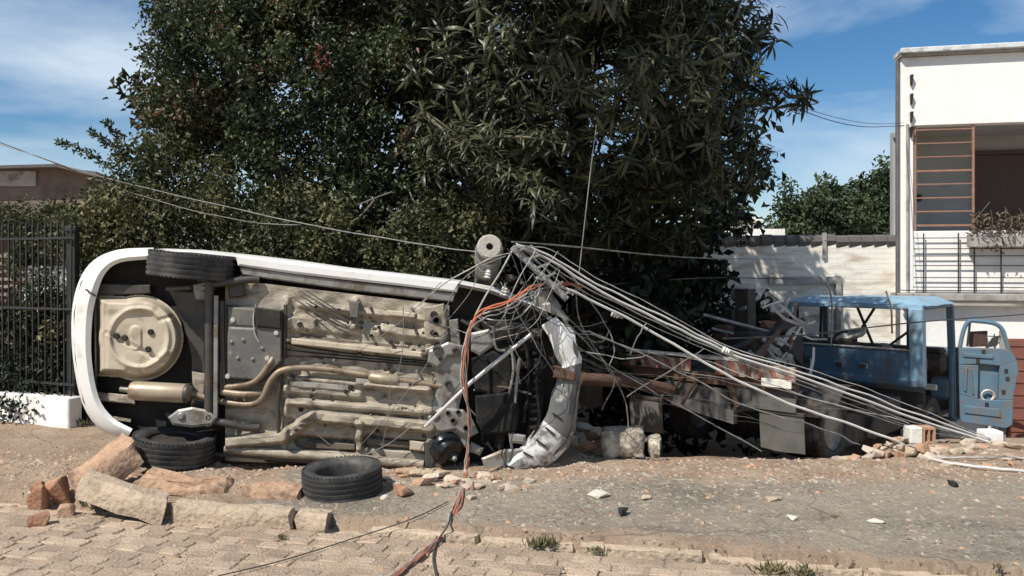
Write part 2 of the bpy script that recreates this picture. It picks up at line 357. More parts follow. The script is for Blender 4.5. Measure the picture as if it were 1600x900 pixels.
def gdirt(x, y):
    dk = (y-kerbY(x))*.973
    v = .95*math.exp(-((y-(6.45))/.55)**2)
    if y > 6.45: v = max(v, .8)
    if x < -1.2: v = max(v, ss(-1.2, -2.0, x)*.85)
    v = max(v, .75*math.exp(-(dk/.3)**2)) if dk > 0 else 1
    return v+.25*nv(x, y, 9, .9)
def axis(lo, hi, st, far):
    a = list(np.arange(lo, hi+1e-6, st)); s_ = st
    x = lo
    left = []
    while x > -far: s_ *= 1.45; x -= s_; left.append(x)
    s_ = st; x = hi; right = []
    while x < far: s_ *= 1.45; x += s_; right.append(x)
    return np.array(left[::-1]+a+right)
gx = axis(-7, 8, .06, 700); gy = axis(3.2, 14, .05, 700)
V = np.array([(x, y, gz(x, y)) for y in gy for x in gx]); nxn = len(gx); nyn = len(gy)
ii = np.arange((nyn-1)*nxn).reshape(nyn-1, nxn)[:, :-1].ravel()
g = npmesh('ground', V, np.stack([ii, ii+1, ii+nxn+1, ii+nxn], 1), 'ground', org=(0, 0, 0), smooth=True)
a = g.data.attributes.new('dirt', 'FLOAT', 'POINT'); a.data.foreach_set('value', np.array([gdirt(x, y) for y in gy for x in gx], dtype=np.float32))
tag(g, kind='structure')

# street of small stone setts below the kerb
o0 = Vector((0, 4.80, 0))
ua = axis(-6, 5, .045, 40); va = np.array(list(np.arange(0, 2.3, .045))+[2.6, 3.2, 4.5, 6.5, 9.5])
V = []
for v_ in va:
    for u_ in ua:
        p = o0+KD*u_-KN*(v_+.02); V.append((p.x, p.y, -.0675+.008*nv(p.x, p.y, 4, 1.6)+.006*nv(p.x, p.y, 8, 6)+.003*nv(p.x, p.y, 2, 15)))
V = np.array(V); nu_ = len(ua); ii = np.arange((len(va)-1)*nu_).reshape(len(va)-1, nu_)[:, :-1].ravel()
street = tag(npmesh('street', V, np.stack([ii+1, ii, ii+nu_, ii+nu_+1], 1), 'dust', org=(0, 4.8, 0), smooth=True), kind='structure')
def sett_mesh(seed):
    rg = random.Random(seed); bm = bmesh.new()
    r = bmesh.ops.create_cube(bm, size=1)
    for v in bm.verts:
        v.co = Vector((v.co.x*.158, v.co.y*.108, v.co.z*.07))
        v.co += Vector((rg.uniform(-.011, .011), rg.uniform(-.008, .008), rg.uniform(-.002, .002) if v.co.z > 0 else 0))
    bmesh.ops.bevel(bm, geom=[e for e in bm.edges if max(v.co.z for v in e.verts) > 0], offset=.006, segments=1, affect='EDGES', clamp_overlap=True)
    me = bpy.data.meshes.new('sett'); bm.to_mesh(me); bm.free(); me.materials.append(MATS['sett'])
    return me
SM = [sett_mesh(i) for i in range(8)]
rows = []
for r in range(0, 17):
    for k in range(-45, 40):
        c = o0 + KD*(k*.168+r*.071+.05*nv(k*.5, r*3)+random.uniform(-.018, .018)) - KN*(.085+r*.117+.03*nv(k*.12, r*.1, 5)+random.uniform(-.012, .012))
        Y = c.y
        if Y < 3.3: continue
        px = 800+F*c.x/Y; py = HZ+F*(CH+.1)/Y
        rows.append((c, px, py))
vis = [q for q in rows if -40 < q[1] < 1640 and q[2] < 925]
vis.sort(key=lambda q: -q[2]); vis_set = vis[:298]
ids = set(id(q) for q in vis_set)
sv = []; sf = []
for q in rows:
    c = q[0]; me = random.choice(SM); a = math.atan2(KD.y, KD.x)+random.choice((0, math.pi))+random.uniform(-.04, .04)
    z = -.0955+random.uniform(-.0035, .002)+.005*nv(c.x, c.y, 0, 1.3)
    if id(q) in ids:
        o = bpy.data.objects.new('paving_sett', me); COL.objects.link(o); o.parent = street
        o.location = Vector((c.x, c.y, z))-ORG[street.name]; o.rotation_euler = (random.uniform(-.018, .018), random.uniform(-.012, .012), a); o.scale = (random.uniform(.82, 1.03), random.uniform(.9, 1.04), 1)
    else:
        b = len(sv); R = Matrix.Rotation(a, 3, 'Z')
        sv += [tuple(R @ v.co + Vector((c.x, c.y, z))) for v in me.vertices]; sf += [tuple(i+b for i in p.vertices) for p in me.polygons]
m_ = MB(); m_.add(sv, sf); rest = m_.build('outer_setts', 'sett', street, smooth=False, fix=False); tag(rest, kind='stuff')

# kerb: the stones still in their place
kb = MB(); kb.box(o0+KN*.06+Vector((0, 0, -.13)), (60, .10, .10), (KD, KN, Vector((0, 0, 1))))
kerb = kb.build('kerb', 'kerbstone'); tag(kerb, kind='structure')
KERB_TODO = [(-.95, 9)]
# ------------------------------------------------------------------ fallen kerb stones, slabs and rubble before the car
UP_ = Vector((0, 0, 1))
def slab(name, label, cat, corners, thick, m, amp=.012, sub=4, group=None, up=None):
    """uneven stone block: four top corners (world), thickness downwards"""
    A, B, C_, D = [Vector(c) for c in corners]; n = ((B-A).cross(D-A)).normalized()
    if n.z < 0: n = -n
    if up is not None: n = up
    nu, nw, nh = sub*2, sub, 3; vs = {}; mbv = []; mbf = []
    def pt(i, j, k):
        key = (i, j, k)
        if key not in vs:
            u, v = i/nu, j/nw; p = (A*(1-u)+B*u)*(1-v)+(D*(1-u)+C_*u)*v - n*(thick*k/nh)
            e = 1.0
            q = Vector((nv(p.x, p.y, p.z*9, 9), nv(p.x+9, p.y, p.z*9, 9), nv(p.x, p.y+7, p.z*9, 9)))*amp*2
            edge = (i in (0, nu))+(j in (0, nw))+(k in (0, nh))
            if edge >= 2:
                cc = (A+B+C_+D)/4-n*thick/2; q += (cc-p).normalized()*amp*1.3*(1+nv(p.x*3, p.y*3, p.z*3, 5))
            vs[key] = len(mbv); mbv.append(p+q)
        return vs[key]
    for i in range(nu):
        for j in range(nw):
            mbf.append((pt(i, j, 0), pt(i+1, j, 0), pt(i+1, j+1, 0), pt(i, j+1, 0))); mbf.append((pt(i, j, nh), pt(i, j+1, nh), pt(i+1, j+1, nh), pt(i+1, j, nh)))
    for i in range(nu):
        for k in range(nh):
            for j in (0, nw): mbf.append((pt(i, j, k), pt(i, j, k+1), pt(i+1, j, k+1), pt(i+1, j, k)))
    for j in range(nw):
        for k in range(nh):
            for i in (0, nu): mbf.append((pt(i, j, k), pt(i, j, k+1), pt(i, j+1, k+1), pt(i, j+1, k)))
    mb = MB(); mb.add(mbv, mbf); return tag(mb.build(name, m, smooth=True), label, cat, group)

sx = -.95
for i in range(14):
    if i == 9: sx = -6.6
    ln = random.uniform(.6, .98)
    if not (i >= 9 and sx+ln > -3.7):
        a_ = o0+KD*(sx+.01)+KN*(.008+random.uniform(-.012, .01)); b_ = o0+KD*(sx+ln-.012)+KN*(.008+random.uniform(-.012, .01)); zt = -.036+random.uniform(-.016, .008); z2 = zt+random.uniform(-.012, .012)
        o = slab('kerb_stone', '', '', [a_+UP_*zt, b_+UP_*z2, b_+KN*.115+UP_*z2, a_+KN*.115+UP_*zt], .12, 'kerbstone', amp=.008)
        o.parent = kerb; o.location = ORG[o.name]-ORG[kerb.name]
    sx += ln
def sl(name, label, cat, top, Ys, thick, m, **k):      # top corners from the photograph's rows with real depths
    return slab(name, label, cat, [at(p[0], p[1], y) for p, y in zip(top, Ys)], thick, m, **k)
sl('stone_slab', 'thick reddish stone slab tipped up against the rear tyre', 'slab', [(103, 738), (190, 674), (214, 684), (128, 748)], [5.62, 6.1, 6.0, 5.5], .22, 'redstone', amp=.016, up=Vector((-.42, .25, .87)).normalized())
sl('kerb_stone_fallen', 'pale kerb stone pushed askew below the tipped slab', 'kerb stone', [(126, 742), (140, 733), (268, 768), (262, 784)], [5.35, 5.55, 5.42, 5.2], .17, 'kerbstone', amp=.012)
sl('kerb_stone_fallen', 'long pale kerb stone lying before the loose tyre', 'kerb stone', [(266, 788), (278, 778), (462, 790), (455, 803)], [5.24, 5.4, 5.28, 5.1], .15, 'kerbstone', amp=.010)
sl('kerb_stone_fallen', 'short pale kerb stone end butted against the long one', 'kerb stone', [(460, 800), (470, 791), (518, 796), (512, 808)], [5.13, 5.26, 5.22, 5.04], .15, 'kerbstone', amp=.012)
sl('earth_clod_slab', 'flat reddish earth slab lying behind the long kerb stone', 'slab', [(378, 766), (400, 738), (470, 742), (472, 772)], [5.55, 6.0, 6.0, 5.5], .17, 'redstone', amp=.02)
sl('earth_clod_slab', 'low reddish earth slab beneath the rear tyre of the overturned car', 'slab', [(212, 748), (232, 736), (372, 744), (360, 760)], [5.65, 5.95, 5.9, 5.6], .14, 'redstone', amp=.026)
for (px, py, sz, m, lab) in [
    (92, 795, (.17, .15, .23), 'brickred', 'tall broken brick chunk leaning on the pale kerb stone'),
    (60, 800, (.13, .13, .20), 'brickred', 'dark narrow brick chunk left of the tall broken brick'),
    (104, 812, (.12, .10, .12), 'redstone', 'squat brown brick cube at the foot of the tall brick'),
    (62, 828, (.14, .12, .11), 'brickred', 'dark reddish stone lump nearest the street, leftmost of the heap'),
    (60, 770, (.10, .10, .09), 'brickred', 'small dark stone on the far side of the brick chunks'),
    (218, 806, (.26, .10, .05), 'redstone', 'thin flat reddish shard lying on the setts'),
    (630, 772, (.22, .13, .07), 'brickred', 'flat brown chunk just right of the loose tyre')]:
    o = hull(gp(px, py, -.09 if py > 790 and px < 240 else 0), sz, 15, seed=px, m=m, name='brick_chunk', flat=True); tag(o, lab, 'brick', 'broken bricks by the kerb')
LOOK = {'rubble_pale': 'pale mortar', 'redstone': 'reddish stone', 'kerbstone': 'tan stone', 'clay': 'orange brick', 'brickred': 'dark red brick', 'concrete': 'grey concrete'}
def lk(o, text, group): tag(o, LOOK[o.data.materials[0].name]+' '+text, 'rubble', group)
# pale rubble along the ground below the car
rg = random.Random(3)
for i in range(40):
    px = rg.uniform(598, 835); py = rg.uniform(741, 768)+(px-600)*-.012; s_ = rg.uniform(.04, .13)
    P = gp(px, py); P.z = gz(P.x, P.y)-.012
    lk(hull(P, (s_*1.5, s_, s_*.6), 11, seed=i+50, m=rg.choice(['rubble_pale', 'rubble_pale', 'redstone', 'kerbstone']), name='rubble_chunk', flat=True),
        'chunk in the strip of rubble along the car\'s lower side', 'rubble strip under the car')
for i in range(78):
    a = rg.gauss(0, 1); px = 1392+a*42; h = max(0, 1-abs(a)/2.3)
    py = 716-rg.random()**1.2*32*h; s_ = rg.uniform(.035, .12)
    P = at(px, py, 6.75+rg.uniform(0, .5)*.9)
    base = gz(P.x, P.y); P.z = max(base-.02, base+(716-py)/32*.15-.05)
    lk(hull(P, (s_*1.4, s_, s_*.75), 11, seed=i+150, m=rg.choice(['rubble_pale', 'rubble_pale', 'rubble_pale', 'clay', 'kerbstone']), name='rubble_chunk'),
        'chunk in the pale heap beside the truck\'s wheel', 'rubble heap by the truck')
for i in range(34):
    px = rg.uniform(1440, 1625); py = rg.uniform(690, 727); s_ = rg.uniform(.05, .15); P = gp(px, py); P.z = gz(P.x, P.y)-.015
    lk(hull(P, (s_*1.7, s_, s_*.5), 11, seed=i+250, m=rg.choice(['rubble_pale', 'rubble_pale', 'clay', 'kerbstone']), name='rubble_chunk', flat=True),
        'shard lying flat among the debris below the open truck door', 'debris below the open truck door')
for i in range(26):
    px = rg.uniform(885, 1010); py = rg.uniform(655, 716); s_ = rg.uniform(.05, .15); Y = 7.0+rg.uniform(-.1, .3); P = at(px, py, Y)
    P.z = max(gz(P.x, P.y)-.02, gz(P.x, P.y)+(714-py)/60*.30-.1)
    lk(hull(P, (s_*1.5, s_, s_*.7), 11, seed=i+350, m=rg.choice(['rubble_pale', 'brickred', 'clay', 'concrete']), name='rubble_chunk'),
        'piece heaped between the car\'s nose and the truck', 'rubble between car and truck')
def textured_block(name, label, cat, px0, px1, py0, py1, Y, dep, m):
    a = at(px0, py0, Y); b = at(px1, py0, Y); th = (py1-py0)*Y/F
    return slab(name, label, cat, [a, b, b+Vector((.03, dep, 0)), a+Vector((.03, dep, 0))], th, m, amp=.018)
textured_block('masonry_block', 'rough grey mortar block with rubble texture near the rear mudflap', 'masonry', 940, 1008, 674, 717, 6.75, .28, 'rubble_rough')
textured_block('masonry_block', 'small pale rounded block right of the rough mortar block', 'masonry', 1012, 1034, 686, 718, 6.75, .2, 'rubble_rough')
def hollow_brick():
    t = thing('hollow_brick', 'orange hollow clay brick standing on the rubble under the cables', 'brick', at(1442, 694, 7.1))
    c = at(1442, 681, 7.1); m_ = MB(); m_.box(c+Vector((-.055, .07, 0)), (.11, .14, .145)); m_.build('mortar_face', 'plate_white', t, bevel=.008)
    m_ = MB()
    for dx, dz, sx_, sz_ in ((0, .062, .11, .02), (0, -.062, .11, .02), (-.047, 0, .016, .106), (.047, 0, .016, .106), (0, 0, .012, .106)):
        m_.box(c+Vector((.058+dx, .07, dz)), (sx_, .14, sz_))
    m_.build('clay_shell', 'clay', t); m_ = MB(); m_.box(c+Vector((.058, .09, 0)), (.08, .08, .10)); m_.build('core', 'clay', t)
hollow_brick()
m_ = MB(); m_.box(at(1557, 689, 7.36)+Vector((0, .1, .005)), (.17, .16, .15)); tag(m_.build('white_block', 'house_white', bevel=.012), 'white painted block where the cables reach the ground', 'block')
# litter
for px, py, sx_, sy_, m, nm, lab in [(938, 774, .17, .12, 'paper', 'paper_scrap', 'crumpled white scrap on the pavement below the car\'s nose'),
        (1366, 815, .13, .06, 'paper', 'paper_scrap', 'small white scrap in the middle of the pavement'),
        (1238, 812, .08, .06, 'paper', 'paper_scrap', 'tiny pale scrap left of the white scrap'),
        (602, 780, .08, .05, 'paper', 'paper_scrap', 'white torn scrap beside the loose tyre'),
        (1010, 779, .10, .07, 'kerbstone', 'stone_flake', 'pale stone flake on the pavement edge before the truck'),
        (736, 780, .08, .06, 'kerbstone', 'stone_flake', 'pale round stone flake beside the orange cables'),
        (1490, 760, .09, .05, 'iron_black', 'dark_scrap', 'dark curled scrap on the pavement at the far right'),
        (974, 804, .09, .05, 'iron_black', 'dark_scrap', 'dark curled scrap in mid pavement under the truck'),
        (1208, 782, .13, .09, 'kerbstone', 'stone_flake', 'broad pale flake lying before the right mudflap')]:
    P = gp(px, py); P.z = gz(P.x, P.y)-.004
    tag(hull(P, (sx_, sy_, .035 if m != 'iron_black' else .06), 12, seed=px, m=m, name=nm, flat=True), lab, 'litter')
def bottle_cap():
    c = gp(415, 826, -.09); t = thing('blue_can', 'small dark blue plastic tub lying on the setts', 'tub', c)
    m_ = MB(); ax = Vector((.3, -1, .25)); m_.lathe(c+Vector((0, .03, .042)), ax, [(0, -.03), (.036, -.03), (.041, -.02), (.042, .03), (.036, .034), (.034, .02), (0, .018)], 20); m_.build('tub_body', 'blue_plastic', t, smooth=True)
    m_ = MB(); m_.lathe(c+Vector((0, .03, .042)), ax, [(.042, .012), (.045, .014), (.045, .022), (.042, .024)], 20); m_.build('tub_rim', 'iron_black', t, smooth=True)
bottle_cap()
# gravel nobody could count
tv = np.array([(-1, -.6, 0), (1, -.7, 0), (.7, .8, 0), (-.8, .7, 0), (-.5, -.3, .8), (.6, -.2, .9), (.2, .5, .7)]); tf = np.array([(0, 1, 5), (0, 5, 4), (1, 2, 6), (1, 6, 5), (2, 3, 6), (3, 0, 4), (3, 4, 6), (4, 5, 6)])
def gravel(name, n, xr, yr, smin, smax, m, dens):
    Vs = []; Fs = []; k = 0
    while k < n:
        x = random.uniform(*xr); y = random.uniform(*yr)
        if random.random() > dens(x, y): continue
        s_ = smin*(smax/smin)**(random.random()**2.2); a = random.uniform(0, 6.28); ca, sa = math.cos(a), math.sin(a)
        p = tv*s_*np.array([1, random.uniform(.6, 1), random.uniform(.5, 1)]); p = np.stack([p[:, 0]*ca-p[:, 1]*sa, p[:, 0]*sa+p[:, 1]*ca, p[:, 2]], 1)
        z = gz(x, y) if y > kerbY(x) else -.064
        Vs.append(p+np.array([x, y, z-.15*s_])); Fs.append(tf+7*k); k += 1
    return tag(npmesh(name, np.concatenate(Vs), np.concatenate(Fs), m, org=(0, 0, 0)), kind='stuff')
dn = lambda x, y: .10+.9*math.exp(-((y-6.35)/.5)**2)
tag(gravel('gravel', 5200, (-5, 5), (4.2, 7.6), .005, .028, 'rubble_pale', dn), 'loose pale gravel and mortar crumbs scattered over the pavement', 'gravel')
tag(gravel('brick_crumbs', 1800, (-5, 5), (4.2, 7.6), .006, .03, 'redstone', dn), 'loose reddish brick crumbs scattered along the dirt strip', 'crumbs')

# ------------------------------------------------------------------ the overturned car (underside towards the viewer)
YC = 6.40
def C(px, py, d=0.): return at(px, py, YC-d)
CA = math.radians(5.5); AX = Vector((math.sin(CA), 0, math.cos(CA))); FW = Vector((math.cos(CA), 0, -math.sin(CA))); OUT = Vector((0, -1, 0))
car = thing('overturned_car', 'white hatchback lying on its side with its underside exposed', 'car', C(500, 735, -.6))
def plate(poly, d0, d1, inset=3, chamf=.012):       # stamped plate: pixel outline, front depth d0, back depth d1
    cx = sum(p[0] for p in poly)/len(poly); cy = sum(p[1] for p in poly)/len(poly); n = len(poly); ins = []
    for i, p in enumerate(poly):
        a, b = Vector(poly[i-1]), Vector(poly[(i+1) % n]); p = Vector(p)
        e1 = (p-a).normalized(); e2 = (b-p).normalized(); bi = (e2-e1)
        if bi.length < 1e-3: bi = Vector((-e1.y, e1.x))
        bi.normalize()
        c = Vector((cx, cy))-p
        if abs(bi.dot(c)) > .05*c.length: bi = bi if bi.dot(c) > 0 else -bi
        else: bi = c.normalized()
        ins.append(p+bi*inset*1.2)
    m = MB(); m.loft([[C(p[0], p[1], d0) for p in ins], [C(p[0], p[1], d0-chamf) for p in poly], [C(p[0], p[1], d1) for p in poly]])
    m.add([C(p[0], p[1], d0) for p in ins], [tuple(range(n))]); return m
def cap(g, p, q, wd, h, soft):                       # smooth raised or sunk bead between two points of the height field
    X, Y = g; p = np.array(p, float); q = np.array(q, float); d = q-p; L2 = max(1e-6, d@d)
    t = np.clip(((X-p[0])*d[0]+(Y-p[1])*d[1])/L2, 0, 1); ds = np.hypot(X-p[0]-t*d[0], Y-p[1]-t*d[1])
    s_ = np.clip((wd+soft-ds)/(2*soft), 0, 1); return h*s_*s_*(3-2*s_)
def hmesh(name, m, X, Y, D, keep=None, parent=car):
    Yw = YC-D; V = np.stack([(X-800)*Yw/F, Yw, CH-(Y-HZ)*Yw/F], -1).reshape(-1, 3); ny, nx = X.shape
    i = np.arange((ny-1)*nx).reshape(ny-1, nx)[:, :-1].ravel()
    if keep is not None: i = i[(keep.ravel()[i]) & (keep.ravel()[i+1]) & (keep.ravel()[i+nx]) & (keep.ravel()[i+nx+1])]
    return npmesh(name, V, np.stack([i, i+nx, i+nx+1, i+1], 1), m, parent, smooth=True)
yu = lambda x: 400+(x-370)*.118
yl = lambda x: 722+(x-350)*.040
# shell
rim = [(240, 390), (300, 392), (370, 399), (455, 409), (540, 421), (630, 431), (715, 441), (770, 452), (830, 474), (880, 496), (903, 545), (904, 600), (900, 650), (884, 700), (850, 724), (800, 738), (700, 738), (600, 734), (480, 726), (350, 716), (260, 706), (200, 688), (160, 670), (130, 630), (117, 560), (115, 490), (126, 440), (150, 408), (190, 392)]
cen = C(505, 565)
def ring(D, sv, f0, f1):
    r = []
    for p in rim:
        q = C(*p)-cen; u = q.dot(FW); v = q.dot(AX); u0 = -2.05; t = (u-u0)/4.1
        u = u0+4.1*(f0+(f1-f0)*t); r.append(cen+FW*u+AX*(v*sv)+Vector((0, D, 0)))
    return r
m_ = MB(); m_.loft([ring(0, .985, 0, 1), ring(.06, 1.0, 0, 1.0), ring(.32, 1.015, -.012, 1.005), ring(.62, 1.0, .0, .99), ring(.80, .985, .01, .96)]); m_.build('body_shell', 'car_white', car, smooth=True)
m_ = MB(); m_.loft([ring(.80, .985, .01, .96), ring(.90, .93, .02, .80), ring(.93, .90, .03, .72)]); m_.build('bonnet', 'car_white', car, smooth=True)
m_ = MB(); m_.loft([ring(.93, .89, .03, .72), ring(1.27, .76, .10, .55)]); m_.build('window_band', 'glass_dark', car, smooth=True)
m_ = MB(); m_.loft([ring(1.27, .765, .098, .552), ring(1.33, .72, .12, .52)]); m_.add(ring(1.33, .72, .12, .52), [tuple(range(len(rim)))]); m_.build('roof', 'car_white', car, smooth=True)
m_ = MB(); n = len(rim); m_.add([p+Vector((0, .17, 0)) for p in ring(0, .96, .012, .985)], [tuple(range(n))]); m_.build('underbody_shield', 'under_dark', car)
m_ = MB(); a_ = ring(0, .985, 0, 1); b_ = ring(0, .955, .008, .99); m_.loft([a_, [p+Vector((0, .0, 0)) for p in b_], [p+Vector((0, .18, 0)) for p in b_]]); m_.build('body_flange', 'steel_dark', car)
# rockers along both sides
plate([(368, 399), (455, 409), (540, 420), (630, 430), (718, 441), (714, 457), (630, 447), (540, 437), (455, 427), (372, 415)], .012, -.14, 3).build('rocker_panel', 'car_white', car)
plate([(374, 416), (540, 438), (712, 458), (708, 472), (540, 453), (378, 430)], -.015, -.14, 2).build('sill_flange', 'steel_grey', car)
m_ = MB(); m_.tube([C(352, 701, -.0), C(420, 707, .01), C(540, 715, .01), C(662, 726, .0)], .036, 10); m_.build('lower_sill', 'underbody', car, smooth=True)
# floor pan, one stamped sheet
xs = np.linspace(352, 702, 300); tt = np.linspace(0, 1, 230); X, T_ = np.meshgrid(xs, tt); Yg = (yu(X)+38)*(1-T_)+(yl(X)-2)*T_; G = (X, Yg)
D = np.zeros_like(X)-.03
D += cap(G, (445, 557), (700, 582), 20, -.11, 7)                  # tunnel
D += cap(G, (452, 533), (662, 556), 6, .045, 4)                   # long rails
D += cap(G, (452, 590), (672, 612), 4, .03, 3)+cap(G, (446, 607), (560, 617), 7, .03, 4)+cap(G, (575, 600), (668, 607), 5, .028, 3)
D += cap(G, (452, 628), (672, 644), 6, .04, 4)
for p, q in (((352, 692), (440, 684)), ((440, 684), (492, 650)), ((492, 650), (672, 668))): D = np.maximum(D, -.03+cap(G, p, q, 9, .065, 4))
D += cap(G, (460, 506), (482, 508), 13, .032, 4)+cap(G, (458, 640), (476, 641), 15, .03, 5)
D += cap(G, (470, 476), (690, 503), 4, .018, 4)+cap(G, (500, 492), (690, 519), 6, -.018, 5)+cap(G, (600, 515), (690, 527), 8, .026, 5)
D += cap(G, (556, 470), (552, 512), 5, .03, 3)+cap(G, (470, 520), (560, 531), 5, -.016, 4)
D += cap(G, (562, 664), (560, 698), 6, .045, 3)+cap(G, (470, 690), (552, 696), 8, -.05, 5)+cap(G, (575, 688), (668, 697), 9, -.035, 5)
D += cap(G, (600, 683), (664, 688), 3, .02, 2.5)
D += cap(G, (420, 714), (690, 733), 6, -.08, 4)+cap(G, (352, 604), (352, 604), 1, 0, 1)
D += cap(G, (660, 490), (690, 560), 12, .02, 8)+cap(G, (660, 610), (690, 700), 14, .025, 8)
D += cap(G, (448, 470), (444, 700), 5, .025, 4)                   # cross member behind the tank
rr = np.random.RandomState(4)
for i in range(60):
    x = rr.uniform(450, 695); y = rr.uniform(yu(x)+45, yl(x)-18); D += cap(G, (x, y), (x+rr.uniform(0, 8), y+1), rr.uniform(1.2, 2.6), rr.choice([-.02, .012, -.02]), 1.4)
D += .004*np.sin(X*.11+Yg*.05)*np.cos(Yg*.13)
D = -.03+(D+.03)*1.55; hmesh('floor_pan', 'underbody', X, Yg, D)
for nm, poly in (('tunnel_lining', [(450, 543), (560, 554), (668, 566), (690, 572), (690, 592), (600, 578), (450, 566)]), ('underseal_strip', [(480, 688), (555, 694), (555, 704), (470, 700)]), ('underseal_strip', [(572, 684), (668, 692), (668, 702), (572, 696)]), ('underseal_strip', [(470, 522), (560, 533), (640, 540), (640, 545), (560, 540), (470, 530)]), ('underseal_strip', [(500, 633), (668, 649), (668, 656), (510, 642)]), ('tunnel_patch', [(590, 556), (624, 560), (624, 580), (590, 576)])):  # dark plates laid in the recesses to paint their shade, with brown undercoat
    plate(poly, -.10 if nm[0] == 't' else -.022, -.2, 2).build(nm, 'recess_shade_brown' if nm != 'tunnel_patch' else 'tank', car)
for px, py, r in ((468, 507, 4), (470, 640, 4), (530, 458, 0), (678, 492, 6), (676, 520, 4.5), (676, 690, 5), (675, 712, 5), (560, 552, 3), (520, 655, 3), (560, 658, 3), (590, 661, 3), (630, 664, 3), (610, 535, 3), (640, 538, 3), (655, 540, 3), (600, 620, 2.5), (540, 613, 2.5)):
    if not r: continue
    c = C(px, py, .03); m_ = MB(); m_.lathe(c, OUT, [(0, .004), (r*.0046, .004), (r*.0052, 0), (r*.0052, -.03)], 12); m_.build('hole_shade_disc', 'under_dark', car, smooth=True)  # flat dark discs paint the shade inside drain holes
for p, q in (((470, 462), (540, 503)), ((474, 458), (548, 500)), ((465, 470), (530, 510)), ((480, 455), (556, 503))):   # brake lines across the pan
    m_ = MB(); m_.tube(spline([C(*p, .02), C((p[0]+q[0])/2+6, (p[1]+q[1])/2+4, .05), C(*q, .02)], 5), .006, 6); m_.build('brake_line', 'steel_dark', car, smooth=True)
for nm, poly, d0, m in [('heat_shield', [(452, 594), (545, 602), (545, 611), (452, 604)], .03, 'alloy'), ('heat_shield', [(556, 590), (640, 598), (640, 606), (556, 600)], .03, 'alloy'), ('floor_stiffener', [(455, 528), (660, 550), (660, 559), (455, 538)], .055, 'underbody_pale'), ('floor_stiffener', [(500, 645), (668, 661), (668, 673), (500, 658)], .07, 'underbody_pale'), ('jack_point', [(640, 688), (664, 691), (664, 706), (640, 703)], .03, 'underbody_pale'), ('grease_plate', [(480, 545), (530, 550), (530, 562), (480, 558)], -.06, 'under_dark'), ('body_mount', [(545, 470), (562, 472), (560, 498), (547, 496)], .05, 'tank'), ('body_mount', [(604, 484), (650, 489), (648, 497), (606, 493)], .03, 'underbody_pale')]:
    plate(poly, d0, -.1, 2).build(nm, m, car)
for k_ in range(3):
    m_ = MB(); m_.tube(spline([C(690, 566+k_*4, -.0), C(600, 558+k_*4, -.02), C(520, 549+k_*5, -.02), C(455, 538+k_*9, .02), C(430, 520+k_*20, .06)], 6), .0065, 6); m_.build('handbrake_cable', 'under_dark', car, smooth=True)
for k_ in range(34):
    px = rr.uniform(460, 690); py = rr.uniform(yu(px)+50, yl(px)-25); m_ = MB(); m_.lathe(C(px, py, .0), OUT, [(0, .03), (.008, .03), (.012, .022), (.012, -.03)], 6); m_.build('bolt', rr.choice(['steel_grey', 'under_dark', 'rust']), car)
# spare wheel well
xs = np.linspace(138, 300, 170); ys = np.linspace(450, 612, 170); X, Yg = np.meshgrid(xs, ys); G = (X, Yg)
bx = np.maximum(np.abs(X-187)-36, np.abs(Yg-526-(X-187)*.06)-62); circ = np.hypot((X-217)/1.03, Yg-528)-66
sdf = np.minimum(np.maximum(bx, -999), circ); s_ = np.clip(-sdf/11, 0, 1); s_ = s_*s_*(3-2*s_); D = -.10+.17*s_
D += .02*np.exp(-((np.hypot(X-217, Yg-528)-46)/4)**2)*(X > 160)
D += cap(G, (165, 480), (235, 478), 8, .014, 6)+cap(G, (168, 520), (255, 565), 3, -.014, 3)+cap(G, (250, 500), (268, 495), 3, -.012, 3)+cap(G, (200, 580), (232, 590), 4, -.012, 4)
D += cap(G, (162, 478), (162, 575), 5, -.014, 4)+cap(G, (212, 518), (212, 538), 9, .013, 2)+cap(G, (228, 575), (262, 550), 4, .012, 4)
D += .004*np.sin(X*.09)*np.cos(Yg*.08+1)
hmesh('spare_wheel_well', 'underbody_pale', X, Yg, D, keep=sdf < 2)
for px, py in ((181, 525), (194, 528), (235, 519), (231, 546)):
    m_ = MB(); m_.lathe(C(px, py, .083), OUT, [(0, .004), (.020, .004), (.024, 0), (.024, -.03)], 14); m_.build('rubber_plug', 'under_dark', car, smooth=True)
# rear floor pieces
plate([(150, 443), (235, 445), (236, 458), (152, 462)], -.06, -.16, 2).build('rear_panel', 'steel_dark', car)
plate([(150, 612), (210, 618), (212, 632), (154, 626)], -.05, -.16, 2).build('hanger_bracket', 'underbody', car)
plate([(165, 648), (205, 655), (205, 660), (168, 655)], -.04, -.16, 1).build('lower_bracket', 'underbody', car)
plate([(300, 580), (322, 584), (318, 628), (302, 625)], -.0, -.16, 2).build('heat_bracket', 'underbody', car)
plate([(262, 452), (322, 455), (322, 655), (298, 652), (300, 560), (290, 500)], -.08, -.16, 4).build('rear_floor', 'steel_dark', car)
